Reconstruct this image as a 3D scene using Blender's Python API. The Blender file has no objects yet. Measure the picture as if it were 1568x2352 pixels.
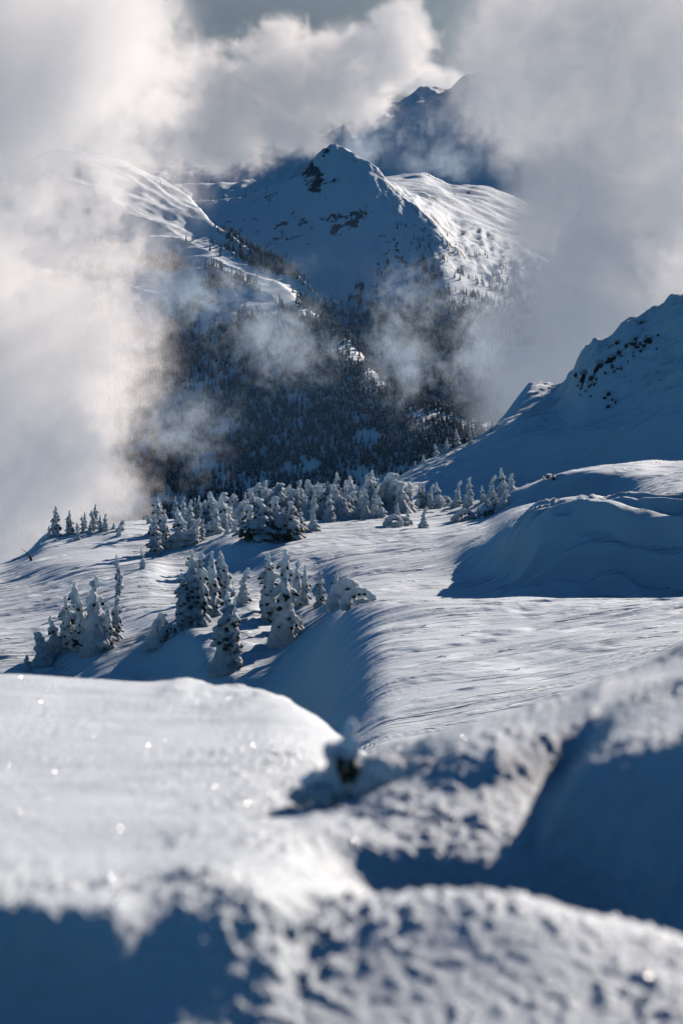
import bpy, bmesh, math, random
import numpy as np
from mathutils import Vector, Matrix

R = math.radians
SC = bpy.context.scene
COL = SC.collection

# ------------------------------------------------------------------ camera, sky, sun, exposure
LENS, HALF = 85.0, 18.0 / 85.0
PITCH = R(-8.97)
SUN_AZ, SUN_EL = R(36), R(20.5)          # azimuth clockwise from +Y, elevation

cam_data = bpy.data.cameras.new('camera')
cam = bpy.data.objects.new('camera', cam_data)
COL.objects.link(cam)
cam.location = (0, 0, 0)
cam.rotation_euler = (R(90) + PITCH, 0, 0)
cam_data.sensor_fit = 'VERTICAL'
cam_data.sensor_height = 36.0
cam_data.sensor_width = 24.0
cam_data.lens = LENS
cam_data.clip_start = 0.1
cam_data.clip_end = 60000
cam_data.dof.use_dof = True
cam_data.dof.focus_distance = 190.0
cam_data.dof.aperture_fstop = 4.0
SC.camera = cam

world = bpy.data.worlds.new('World')
SC.world = world
world.use_nodes = True
wn = world.node_tree.nodes
wl = world.node_tree.links
bg = wn['Background']
sky = wn.new('ShaderNodeTexSky')
sky.sky_type = 'NISHITA'
sky.sun_disc = False
sky.sun_elevation = SUN_EL
sky.sun_rotation = SUN_AZ
sky.altitude = 2000
sky.air_density = 1.0
sky.dust_density = 0.0
sky.ozone_density = 3.0
grade = wn.new('ShaderNodeMix'); grade.data_type = 'RGBA'; grade.blend_type = 'MULTIPLY'
grade.inputs[0].default_value = 1.0
grade.inputs[7].default_value = (0.45, 0.78, 0.92, 1)      # cold white balance of the whole sky
wl.new(sky.outputs[0], grade.inputs[6])
wl.new(grade.outputs[2], bg.inputs[0])
bg.inputs[1].default_value = 0.05

sun_data = bpy.data.lights.new('sun', 'SUN')
sun_data.energy = 5.0
sun_data.angle = R(0.5)
sun_data.color = (1.0, 0.83, 0.70)
sun = bpy.data.objects.new('sun', sun_data)
COL.objects.link(sun)
SUN_DIR = Vector((math.sin(SUN_AZ) * math.cos(SUN_EL), math.cos(SUN_AZ) * math.cos(SUN_EL), math.sin(SUN_EL)))
sun.rotation_euler = SUN_DIR.to_track_quat('Z', 'Y').to_euler()

SC.view_settings.view_transform = 'Standard'
SC.view_settings.look = 'None'
SC.view_settings.exposure = 0.45
SC.view_settings.gamma = 1.0
SC.render.engine = 'CYCLES'
SC.cycles.use_denoising = True
SC.cycles.use_adaptive_sampling = True
SC.cycles.adaptive_threshold = 0.03
SC.cycles.max_bounces = 14
SC.cycles.diffuse_bounces = 0
SC.cycles.glossy_bounces = 2
SC.cycles.volume_bounces = 6
SC.cycles.volume_step_rate = 2.2
SC.cycles.volume_max_steps = 256
SC.cycles.sample_clamp_indirect = 6.0

# ------------------------------------------------------------------ numeric helpers
CP, SP = math.cos(PITCH), math.sin(PITCH)

def pix(x, y, d):
    """point seen at photo position (x, y) (1568 x 2352 frame) standing d metres ahead"""
    a = (np.asarray(x, float) - 784.0) / 1176.0 * HALF
    b = (1176.0 - np.asarray(y, float)) / 1176.0 * HALF
    yy = CP - b * SP
    k = np.asarray(d, float) / yy
    return np.stack(np.broadcast_arrays(a * k, np.asarray(d, float), (SP + b * CP) * k), -1)

def proj(p):
    """photo position of world points"""
    f = p[..., 1] * CP + p[..., 2] * SP
    u = -p[..., 1] * SP + p[..., 2] * CP
    return 784 + p[..., 0] / f / HALF * 1176, 1176 - u / f / HALF * 1176, f

def px_m(d):
    return HALF / 1176.0 * d

def pchip(xk, yk, x):
    """monotone cubic along axis 0; yk (K, ...), x (N)"""
    xk = np.asarray(xk, float); yk = np.asarray(yk, float)
    h = np.diff(xk)
    hs = h.reshape((-1,) + (1,) * (yk.ndim - 1))
    dl = np.diff(yk, axis=0) / hs
    m = np.zeros_like(yk)
    if len(xk) > 2:
        w1 = 2 * hs[1:] + hs[:-1]; w2 = hs[1:] + 2 * hs[:-1]
        a, b = dl[:-1], dl[1:]
        ok = a * b > 0
        den = np.where(ok, w1 / np.where(a == 0, 1, a) + w2 / np.where(b == 0, 1, b), 1)
        m[1:-1] = np.where(ok, (w1 + w2) / np.where(den == 0, 1, den), 0)
    m[0] = dl[0]; m[-1] = dl[-1]
    i = np.clip(np.searchsorted(xk, x, side='right') - 1, 0, len(xk) - 2)
    t = ((x - xk[i]) / h[i]).reshape((-1,) + (1,) * (yk.ndim - 1))
    hh = hs[i]
    t2, t3 = t * t, t * t * t
    return ((2 * t3 - 3 * t2 + 1) * yk[i] + (t3 - 2 * t2 + t) * hh * m[i]
            + (-2 * t3 + 3 * t2) * yk[i + 1] + (t3 - t2) * hh * m[i + 1])

def _hash(ix, iy, seed):
    h = (ix.astype(np.uint32) * np.uint32(374761393) + iy.astype(np.uint32) * np.uint32(668265263)
         + np.uint32((seed * 1442695041) & 0xffffffff))
    h = (h ^ (h >> np.uint32(13))) * np.uint32(1274126177)
    h = h ^ (h >> np.uint32(16))
    return h

def perlin(x, y, seed=0):
    x0 = np.floor(x); y0 = np.floor(y)
    fx = (x - x0).astype(np.float32); fy = (y - y0).astype(np.float32)
    ix = x0.astype(np.int64); iy = y0.astype(np.int64)
    def g(ax, ay, dx, dy):
        an = _hash(ax, ay, seed).astype(np.float32) * np.float32(2 * math.pi / 4294967296.0)
        return np.cos(an) * dx + np.sin(an) * dy
    u = fx * fx * fx * (fx * (fx * 6 - 15) + 10)
    v = fy * fy * fy * (fy * (fy * 6 - 15) + 10)
    a = g(ix, iy, fx, fy); b = g(ix + 1, iy, fx - 1, fy)
    c = g(ix, iy + 1, fx, fy - 1); d = g(ix + 1, iy + 1, fx - 1, fy - 1)
    return (a + (b - a) * u) * (1 - v) + (c + (d - c) * u) * v * 1.0

def fbm(x, y, seed=0, octv=4, lac=2.03, gain=0.5):
    s = 0; a = 1.0
    for o in range(octv):
        s = s + a * perlin(x, y, seed + o * 17)
        x = x * lac + 13.7; y = y * lac + 7.3; a *= gain
    return s

def ridged(x, y, seed=0, octv=3):
    s = 0; a = 1.0
    for o in range(octv):
        s = s + a * (0.6 - np.abs(perlin(x, y, seed + o * 31)) * 1.6)
        x = x * 2.1 + 5.1; y = y * 2.1 + 9.2; a *= 0.5
    return s

def sstep(a, b, x):
    t = np.clip((x - a) / (b - a), 0, 1)
    return t * t * (3 - 2 * t)

# ------------------------------------------------------------------ node helpers
def new_mat(name):
    m = bpy.data.materials.new(name)
    m.use_nodes = True
    nt = m.node_tree
    return m, nt, nt.nodes, nt.links, nt.nodes['Principled BSDF']

def math_node(nt, op, a, b=None, clamp=False):
    n = nt.nodes.new('ShaderNodeMath'); n.operation = op; n.use_clamp = clamp
    for i, v in enumerate((a, b)):
        if v is None: continue
        if isinstance(v, (int, float)): n.inputs[i].default_value = v
        else: nt.links.new(v, n.inputs[i])
    return n.outputs[0]

def noise_node(nt, vec, scale, detail=4, rough=0.5, dist=0.0):
    n = nt.nodes.new('ShaderNodeTexNoise')
    n.inputs['Scale'].default_value = scale
    n.inputs['Detail'].default_value = detail
    n.inputs['Roughness'].default_value = rough
    n.inputs['Distortion'].default_value = dist
    if vec is not None: nt.links.new(vec, n.inputs['Vector'])
    return n.outputs['Fac']

def ramp(nt, fac, p0, p1, c0=(0, 0, 0, 1), c1=(1, 1, 1, 1)):
    n = nt.nodes.new('ShaderNodeValToRGB')
    n.color_ramp.elements[0].position = p0; n.color_ramp.elements[1].position = p1
    n.color_ramp.elements[0].color = c0; n.color_ramp.elements[1].color = c1
    nt.links.new(fac, n.inputs[0])
    return n.outputs[0]

def mixc(nt, fac, a, b):
    n = nt.nodes.new('ShaderNodeMix'); n.data_type = 'RGBA'
    if isinstance(fac, (int, float)): n.inputs[0].default_value = fac
    else: nt.links.new(fac, n.inputs[0])
    for i, v in ((6, a), (7, b)):
        if isinstance(v, tuple): n.inputs[i].default_value = v if len(v) == 4 else v + (1,)
        else: nt.links.new(v, n.inputs[i])
    return n.outputs[2]

def geo_pos(nt):
    return nt.nodes.new('ShaderNodeNewGeometry').outputs['Position']

def set_bump(nt, bsdf, height, strength, dist):
    b = nt.nodes.new('ShaderNodeBump')
    b.inputs['Strength'].default_value = strength
    b.inputs['Distance'].default_value = dist
    nt.links.new(height, b.inputs['Height'])
    nt.links.new(b.outputs[0], bsdf.inputs['Normal'])

SNOW = (0.67, 0.78, 0.865, 1)

def snow_material(name, grain, dist, strength=0.5, rough=0.65, wind=None):
    m, nt, N, L, p = new_mat(name)
    pos = geo_pos(nt)
    n1 = noise_node(nt, pos, grain, 5, 0.65)
    n2 = noise_node(nt, pos, grain * 0.13, 3, 0.5)
    col = mixc(nt, ramp(nt, n2, 0.35, 0.7), (0.635, 0.745, 0.835), SNOW)
    L.new(col, p.inputs['Base Color'])
    p.inputs['Roughness'].default_value = rough
    p.inputs['Specular IOR Level'].default_value = 0.25
    h = n1
    if wind:
        az, along, across, amt = wind
        vr = N.new('ShaderNodeVectorRotate'); vr.rotation_type = 'Z_AXIS'
        L.new(pos, vr.inputs['Vector']); vr.inputs['Angle'].default_value = -(math.pi / 2 - az)
        vm = N.new('ShaderNodeVectorMath'); vm.operation = 'MULTIPLY'
        L.new(vr.outputs[0], vm.inputs[0]); vm.inputs[1].default_value = (1 / along, 1 / across, 0.2)
        w1 = noise_node(nt, vm.outputs[0], 1.0, 4, 0.6, 0.5)
        edge = ramp(nt, w1, 0.50, 0.525)
        sepn = N.new('ShaderNodeSeparateXYZ'); L.new(N.new('ShaderNodeNewGeometry').outputs['Normal'], sepn.inputs[0])
        flat = ramp(nt, sepn.outputs['Z'], 0.86, 0.96)
        msk = math_node(nt, 'MULTIPLY', ramp(nt, noise_node(nt, pos, 0.11, 3, 0.6), 0.40, 0.62), flat)
        w = math_node(nt, 'ADD', math_node(nt, 'MULTIPLY', math_node(nt, 'MULTIPLY', w1, flat), amt), math_node(nt, 'MULTIPLY', math_node(nt, 'MULTIPLY', edge, msk), amt * 1.6))
        h = math_node(nt, 'ADD', n1, w)
    set_bump(nt, p, h, strength, dist)
    return m

M_SNOW_NEAR = snow_material('near_snow', 55.0, 0.02, 0.6)
M_SNOW_MID = snow_material('wind_packed_snow', 3.0, 0.05, 0.8, wind=(R(62), 11.0, 1.5, 6.0))
M_SNOW_FAR = snow_material('hill_snow', 1.1, 0.2, 0.6, wind=(R(60), 12.0, 1.8, 3.0))

# ------------------------------------------------------------------ object helpers
def tag(o, label=None, cat=None, group=None, kind=None):
    if label: o['label'] = label
    if cat: o['category'] = cat
    if group: o['group'] = group
    if kind: o['kind'] = kind
    return o

def mesh_obj(name, verts, faces, mat, parent=None, smooth=True):
    me = bpy.data.meshes.new(name)
    verts = np.asarray(verts, np.float32); 
    if isinstance(faces, np.ndarray):
        k = faces.shape[1]
        me.vertices.add(len(verts)); me.vertices.foreach_set('co', verts.ravel())
        me.loops.add(faces.size); me.loops.foreach_set('vertex_index', faces.ravel().astype(np.int32))
        me.polygons.add(len(faces))
        me.polygons.foreach_set('loop_start', np.arange(0, faces.size, k, dtype=np.int32))
        me.update(calc_edges=True)
    else:
        me.from_pydata([tuple(v) for v in verts], [], faces)
    if smooth:
        me.polygons.foreach_set('use_smooth', np.ones(len(me.polygons), bool))
    for mm in (mat if isinstance(mat, (list, tuple)) else [mat]): me.materials.append(mm)
    o = bpy.data.objects.new(name, me)
    COL.objects.link(o)
    if parent: o.parent = parent
    return o

def loft(rows, x0, x1, nx, counts, sharp=0.0, wide=None):
    """surface through rows of (x, y, d) knots, near to far; counts = samples per row gap"""
    xs = np.linspace(x0, x1, nx)
    if wide:                                       # carry the sheet on to both sides, coarser, sinking a little
        wl_, wr_, dl_, dr_ = wide
        e = np.linspace(0, 1, 61)[1:] ** 1.7
        xs = np.concatenate([(x0 - e * (x0 - wl_))[::-1], xs, x1 + e * (wr_ - x1)])
    P = []
    for r in rows:
        k = np.array(r, float)
        if len(k) == 1: k = np.array([[x0, k[0, 1], k[0, 2]], [x1, k[0, 1], k[0, 2]]])
        if k[0, 0] > x0: k = np.vstack([[x0, k[0, 1], k[0, 2]], k])
        if k[-1, 0] < x1: k = np.vstack([k, [x1, k[-1, 1], k[-1, 2]]])
        if wide:
            k = np.vstack([[wl_, k[0, 1] + dl_, k[0, 2]], k, [wr_, k[-1, 1] + dr_, k[-1, 2]]])
        yd = pchip(k[:, 0], k[:, 1:], xs)
        P.append(pix(xs, yd[:, 0], yd[:, 1]))
    P = np.array(P)                                # rows, nx, 3
    seg = np.linalg.norm(np.diff(P, axis=0), axis=-1).mean(1)
    s = np.concatenate([[0], np.cumsum(seg)])
    t = np.concatenate([np.linspace(s[i], s[i + 1], c, endpoint=False) for i, c in enumerate(counts)] + [[s[-1]]])
    G = pchip(s, P, t)                             # nt, nx, 3
    if sharp:
        i = np.clip(np.searchsorted(s, t, side='right') - 1, 0, len(s) - 2)
        w = ((t - s[i]) / (s[i + 1] - s[i]))[:, None, None]
        G = (1 - sharp) * G + sharp * (P[i] * (1 - w) + P[i + 1] * w)
    return G

def soften(G, n):
    for _ in range(n):
        G[1:-1] = 0.25 * G[:-2] + 0.5 * G[1:-1] + 0.25 * G[2:]
        G[:, 1:-1] = 0.25 * G[:, :-2] + 0.5 * G[:, 1:-1] + 0.25 * G[:, 2:]
    return G

def grid_faces(nt, nx):
    i = np.arange(nt * nx).reshape(nt, nx)
    return np.stack([i[:-1, :-1], i[:-1, 1:], i[1:, 1:], i[1:, :-1]], -1).reshape(-1, 4)

SURF = {}
def terrain(name, G, mat, label=None):
    o = mesh_obj(name, G.reshape(-1, 3), grid_faces(*G.shape[:2]), mat)
    tag(o, kind='structure')
    if label: o['label'] = label
    SURF[name] = G
    return o

_PR = {}
def ground(name, x, y):
    """nearest visible terrain point at a photo position"""
    G = SURF[name]
    if name not in _PR: _PR[name] = proj(G)
    X, Y, F = _PR[name]
    for tol in (3, 6, 12, 25, 50, 100):
        k = (np.abs(X - x) < tol) & (np.abs(Y - y) < tol)
        if k.any():
            f = np.where(k, F, 1e9)
            near = f.min()
            c = k & (F < near * 1.02)
            dd = np.where(c, (X - x) ** 2 + (Y - y) ** 2, 1e9)
            i = np.unravel_index(np.argmin(dd), dd.shape)
            return G[i]
    return pix(x, y, 200.0)

def flow_noise(X, Y, az, along, across, seed, octv=3, warp=0.0):
    """noise drawn out along the wind direction az"""
    u = X * math.sin(az) + Y * math.cos(az)
    v = X * math.cos(az) - Y * math.sin(az)
    if warp:
        v = v + warp * perlin(X / (along * 1.7), Y / (along * 1.7), seed + 99)
    return fbm(u / along, v / across, seed, octv)

# ================================================================== TERRAIN
# ---- A: snow round the camera
A = [
 [(0, 3400, 2.0)],
 [(-250, 2440, 3.45), (0, 2430, 3.5), (250, 2420, 3.5), (330, 2420, 3.48), (600, 2420, 3.55), (1850, 2420, 3.56)],
 [(-250, 2080, 3.66), (0, 2075, 3.66), (250, 2075, 3.66), (330, 2060, 3.72), (500, 2030, 3.78), (620, 2060, 3.85), (700, 2090, 3.95),
  (850, 2080, 4.0), (1000, 2085, 4.0), (1200, 2105, 4.0), (1350, 2140, 4.0), (1568, 2190, 4.0), (1850, 2260, 4.0)],
 [(-250, 2000, 4.1), (0, 1990, 4.1), (250, 1990, 4.1), (500, 1975, 4.2), (650, 1990, 4.3), (760, 2060, 4.35), (850, 2110, 4.4),
  (1000, 2120, 4.45), (1240, 2140, 4.45), (1568, 2200, 4.4), (1850, 2260, 4.4)],
 [(-250, 1940, 4.6), (0, 1940, 4.6), (400, 1935, 4.6), (650, 1945, 4.65), (760, 2000, 4.7), (850, 2065, 4.72), (1000, 2090, 4.75),
  (1240, 2110, 4.7), (1400, 2130, 4.62), (1568, 2150, 4.6), (1850, 2150, 4.6)],
 [(-250, 1915, 4.8), (0, 1915, 4.8), (500, 1905, 4.85), (700, 1915, 4.85), (820, 1930, 4.85), (1000, 1960, 4.87), (1230, 1975, 4.87),
  (1270, 1900, 4.9), (1330, 1800, 4.92), (1400, 1740, 4.95), (1568, 1690, 5.0), (1850, 1640, 5.1)],
 [(-250, 1780, 6.4), (0, 1785, 6.4), (400, 1790, 6.3), (560, 1800, 6.1), (660, 1840, 5.7), (760, 1850, 5.35), (900, 1822, 5.22),
  (1060, 1805, 5.22), (1230, 1808, 5.28), (1290, 1770, 5.38), (1350, 1690, 5.45), (1410, 1635, 5.5), (1568, 1580, 5.55), (1850, 1500, 5.6)],
 [(-250, 1760, 6.8), (0, 1762, 6.8), (560, 1775, 6.5), (680, 1812, 6.05), (780, 1825, 5.65), (900, 1788, 5.52), (990, 1756, 5.42), (1060, 1724, 5.38), (1130, 1706, 5.38),
  (1200, 1690, 5.44), (1300, 1652, 5.54), (1360, 1622, 5.62), (1420, 1592, 5.76), (1568, 1545, 5.95), (1850, 1460, 6.0)],
 [(-250, 1690, 8.5), (0, 1692, 8.5), (400, 1695, 8.4), (600, 1704, 8.0), (700, 1744, 7.4), (800, 1790, 6.8), (900, 1732, 6.5), (1050, 1682, 6.5),
  (1150, 1652, 6.55), (1300, 1600, 6.6), (1400, 1560, 6.6), (1568, 1490, 6.6), (1850, 1390, 6.6)],
 [(-250, 1540, 14), (0, 1540, 14), (200, 1560, 14), (430, 1582, 14), (640, 1610, 13), (720, 1650, 11.5), (800, 1705, 10),
  (860, 1740, 9.2), (950, 1760, 8.2), (1200, 1720, 8.0), (1568, 1600, 8.0), (1850, 1500, 8.0)],
 [(0, 1640, 18), (700, 1800, 16), (900, 1880, 14), (1568, 1800, 13)],
 [(0, 2050, 31)],
]
G = loft(A, -260, 1840, 470, [14, 60, 30, 24, 30, 60, 20, 40, 50, 16, 8], wide=(-4200, 5800, 250, 500))
G = soften(G, 6)
X, Y = G[..., 0].copy(), G[..., 1].copy()
near = sstep(16, 9, Y)
gx, gy, _ = proj(G)
G[..., 2] += near * 0.018 * fbm(X / 0.7, Y / 0.7, 12, 3) + 0.03 * fbm(X / 1.3, Y / 1.3, 9, 3)
# grain and clods follow the surface: noise over (x, length along the slope), pushed out along the normal
S_ = np.concatenate([np.zeros((1, G.shape[1])), np.cumsum(np.linalg.norm(np.diff(G, axis=0), axis=-1), axis=0)])
gt, gs = np.gradient(G, axis=0), np.gradient(G, axis=1)
nrm = np.cross(gs, gt); nrm /= np.linalg.norm(nrm, axis=-1, keepdims=True)
lower = np.maximum(sstep(250, 700, gx) * sstep(8.5, 7.0, Y), sstep(4.6, 3.7, Y))
clod = np.maximum(0, fbm(X / 0.034, S_ / 0.034, 3, 3, gain=0.6) + 0.05)
patch = sstep(-0.25, 0.3, fbm(X / 0.45, S_ / 0.45, 55, 3))
knob = np.maximum(0, fbm(X / 0.13, S_ / 0.13, 71, 3) - 0.05)
crest = sstep(9, 12, Y) * sstep(19, 15, Y) * sstep(300, 430, gx) * 0.055 * np.maximum(0, fbm(X / 0.35, S_ / 0.6, 29, 3) + 0.1)
G += nrm * (near * (0.22 + 0.78 * lower) * (0.020 * clod * (0.35 + 0.65 * patch) + 0.026 * knob * patch) + crest)[..., None]
terrain('snow_foreground', G, M_SNOW_NEAR)

# ---- B: wind-packed shoulder with the snow-laden trees
B = [
 [(0, 2050, 30)],
 [(-250, 1800, 140), (0, 1800, 140), (400, 1800, 130), (650, 1800, 95), (850, 1800, 64), (1850, 1800, 62)],
 [(-250, 1700, 164), (0, 1700, 164), (400, 1705, 160), (500, 1720, 153), (590, 1732, 138), (670, 1738, 119), (760, 1730, 103), (900, 1705, 95), (1200, 1668, 95), (1568, 1590, 95), (1850, 1520, 95)],
 [(-250, 1645, 172), (0, 1640, 172), (200, 1640, 172), (400, 1650, 169), (530, 1690, 160), (630, 1690, 148), (710, 1655, 135), (785, 1590, 125), (900, 1548, 120), (1200, 1525, 120), (1568, 1480, 120), (1850, 1420, 120)],
 [(-250, 1592, 179), (0, 1590, 179), (200, 1592, 179), (400, 1600, 176), (460, 1625, 174), (530, 1645, 169), (620, 1640, 161), (690, 1580, 153), (745, 1485, 149), (810, 1402, 149), (890, 1379, 150), (1000, 1378, 150), (1200, 1381, 150), (1568, 1376, 150), (1850, 1350, 150)],
 [(-250, 1548, 185), (0, 1545, 185), (75, 1545, 185), (150, 1550, 185), (230, 1538, 184), (330, 1548, 182), (420, 1535, 180), (465, 1572, 175), (540, 1600, 170), (620, 1590, 166), (690, 1535, 162), (755, 1455, 159), (825, 1405, 160), (1200, 1410, 160), (1568, 1405, 160), (1850, 1370, 160)],
 [(-250, 1500, 190), (0, 1500, 190), (75, 1505, 190), (200, 1490, 189), (300, 1482, 188), (370, 1462, 187), (430, 1440, 186), (490, 1465, 183), (560, 1530, 176), (640, 1512, 177), (720, 1455, 176), (800, 1410, 174), (860, 1400, 174), (1200, 1415, 174), (1568, 1405, 174), (1850, 1360, 172)],
 [(-250, 1450, 197), (0, 1452, 197), (200, 1440, 197), (300, 1430, 196), (400, 1415, 195), (500, 1396, 194), (580, 1386, 194), (650, 1398, 195), (720, 1392, 193), (800, 1368, 188), (900, 1366, 188), (1200, 1374, 186), (1400, 1374, 186), (1568, 1374, 186), (1850, 1300, 184)],
 [(-250, 1405, 206), (0, 1410, 206), (200, 1390, 206), (300, 1370, 206), (400, 1385, 204), (480, 1385, 202), (560, 1380, 203), (650, 1374, 206), (720, 1365, 206), (800, 1335, 202), (900, 1330, 200), (1080, 1330, 199), (1170, 1330, 193), (1230, 1290, 191), (1300, 1265, 190), (1400, 1250, 190), (1568, 1240, 190), (1700, 1130, 190), (1850, 1000, 190)],  # right of frame, here and next row: unseen bank raised to shade the bowl
 [(-250, 1350, 216), (0, 1358, 216), (200, 1332, 216), (270, 1325, 217), (340, 1314, 217), (400, 1318, 220), (500, 1330, 218), (580, 1318, 218), (640, 1262, 222), (700, 1258, 222), (800, 1265, 220), (1000, 1262, 216), (1120, 1250, 206), (1190, 1215, 198), (1230, 1196, 196), (1300, 1178, 195), (1440, 1162, 195), (1568, 1176, 195), (1700, 1060, 195), (1850, 930, 195)],
 [(-250, 1300, 226), (0, 1310, 226), (80, 1290, 226), (200, 1275, 227), (350, 1268, 230), (450, 1258, 230), (550, 1240, 226), (610, 1236, 226), (650, 1222, 234), (750, 1206, 240), (900, 1206, 240), (1000, 1206, 240), (1100, 1195, 240), (1180, 1165, 239), (1240, 1155, 239), (1400, 1148, 239), (1480, 1140, 232), (1568, 1130, 226), (1850, 1040, 226)],
 [(-250, 1310, 238), (0, 1298, 238), (60, 1280, 238), (110, 1235, 240), (200, 1225, 240), (300, 1210, 242), (400, 1208, 246), (500, 1215, 246), (560, 1205, 246), (640, 1195, 250), (750, 1186, 256), (850, 1180, 260), (1000, 1175, 260), (1090, 1165, 252), (1180, 1128, 243), (1230, 1108, 242.5), (1330, 1078, 243), (1450, 1070, 247), (1568, 1060, 256), (1850, 1000, 262)],
 [(-250, 1330, 262), (0, 1308, 262), (80, 1275, 260), (150, 1240, 260), (300, 1222, 264), (450, 1205, 270), (600, 1185, 280), (850, 1172, 284), (1000, 1172, 282), (1180, 1150, 275), (1300, 1110, 275), (1568, 1085, 280)],
 [(-250, 1420, 310), (0, 1400, 310), (300, 1330, 315), (600, 1290, 325), (900, 1270, 330), (1300, 1220, 330), (1568, 1180, 330)],
 [(0, 1700, 420)],
]
G = loft(B, -260, 1840, 540, [6, 16, 90, 150, 56, 56, 66, 56, 80, 80, 70, 40, 12, 6])
G = soften(G, 14)
X, Y = G[..., 0].copy(), G[..., 1].copy()
WIND = R(60)
fade = sstep(60, 90, Y) * sstep(330, 285, Y)
sh = flow_noise(X, Y, WIND, 22.0, 2.4, 5, 3, 3.0)
fine = flow_noise(X, Y, WIND, 9.0, 1.1, 21, 2, 1.5)
def scarps(along, across, lev, seed, warp, width=0.30):
    q = flow_noise(X, Y, WIND, along, across, seed, 2, warp) * lev
    fr = q - np.floor(q)
    return (sstep(0, width, fr) - fr) / lev
patch1 = sstep(-0.10, 0.25, flow_noise(X, Y, WIND, 26, 9, 77, 2))
patch2 = sstep(-0.15, 0.25, flow_noise(X, Y, WIND, 14, 5, 83, 2))
big = fbm(X / 14, Y / 14, 61, 3)
bx_, by_, _ = proj(G)
lt = (Y - 187) / 3.4 + 1.3 * fbm(X / 13, Y / 9, 131, 3)
lt = lt - np.floor(lt)
lips = 1.5 * (sstep(0, 0.4, lt) - lt)
bowl = sstep(1130, 1240, bx_) * sstep(183, 189, Y) * sstep(215, 200, Y)
G[..., 2] += fade * (0.20 * sh + 0.03 * fine + 1.0 * patch1 * scarps(46, 4.2, 4, 205, 6.0, 0.5) + 0.7 * patch2 * scarps(30, 3.0, 3, 311, 3.0, 0.5) + 0.30 * big + bowl * (1.1 * fbm(X / 9, Y / 6, 117, 3) + lips))
terrain('snow_shoulder', G, M_SNOW_MID)

# ---- C: steep hill on the right
C = [
 [(0, 1330, 325)],
 [(560, 1440, 345), (740, 1340, 345), (900, 1190, 350), (1300, 1180, 350), (1840, 1120, 350)],
 [(560, 1420, 372), (740, 1300, 372), (850, 1140, 375), (905, 1122, 378), (1000, 1118, 378), (1100, 1108, 378), (1300, 1090, 378), (1568, 1055, 378), (1840, 1000, 378)],
 [(560, 1420, 380), (740, 1300, 380), (850, 1130, 382), (905, 1112, 384), (960, 1092, 384), (1040, 1068, 384), (1120, 1042, 384), (1200, 1025, 384), (1300, 1005, 384), (1568, 965, 384), (1840, 900, 384)],
 [(560, 1420, 388), (740, 1300, 388), (850, 1125, 390), (905, 1104, 391), (960, 1080, 391), (1040, 1050, 391), (1100, 1024, 391), (1150, 1003, 391), (1200, 990, 391), (1290, 980, 391), (1350, 955, 391), (1400, 938, 391), (1568, 885, 391), (1840, 820, 391)],
 [(560, 1420, 410), (740, 1300, 410), (850, 1140, 410), (905, 1108, 410), (960, 1072, 411), (1040, 1036, 411), (1120, 996, 411), (1160, 965, 418), (1200, 937, 425), (1240, 922, 428), (1268, 920, 426), (1350, 893, 404), (1400, 878, 399), (1568, 820, 398), (1840, 720, 398)],
 [(560, 1420, 430), (740, 1300, 430), (950, 1140, 430), (1100, 1012, 430), (1160, 958, 438), (1195, 905, 442), (1220, 878, 444), (1255, 880, 444), (1280, 886, 438), (1345, 842, 410), (1370, 826, 406), (1440, 795, 405), (1568, 740, 404), (1840, 640, 404)],
 [(560, 1420, 445), (740, 1300, 445), (1100, 1060, 445), (1180, 960, 452), (1220, 900, 452), (1270, 890, 450), (1290, 884, 442), (1308, 856, 430), (1335, 818, 421), (1372, 790, 413), (1395, 787, 413), (1420, 762, 413), (1440, 742, 412), (1480, 728, 412), (1520, 705, 411), (1545, 682, 411), (1568, 684, 411), (1700, 640, 411), (1840, 580, 411)],
 [(560, 1420, 470), (740, 1300, 470), (1100, 1150, 470), (1300, 960, 458), (1340, 880, 430), (1440, 800, 426), (1568, 740, 424), (1840, 640, 424)],
 [(0, 1500, 620)],
]
G = loft(C, 500, 1840, 330, [6, 16, 40, 50, 60, 60, 60, 30, 6], 0.45)
X, Y = G[..., 0].copy(), G[..., 1].copy()
fade = sstep(330, 370, Y) * sstep(520, 470, Y)
cx, cy, _ = proj(G)
crag = sstep(1280, 1340, cx) * sstep(960, 880, cy)
G[..., 2] += fade * (1.3 * fbm(X / 20, Y / 12, 8, 3) + 0.45 * flow_noise(X, Y, R(60), 14, 1.6, 14, 3, 3.0) + 0.16 * fbm(X / 1.6, Y / 1.2, 71, 3)
                     + crag * 1.1 * ridged(X / 7.0, Y / 5.0, 87, 4))
terrain('snow_hill', G, M_SNOW_FAR)

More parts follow.
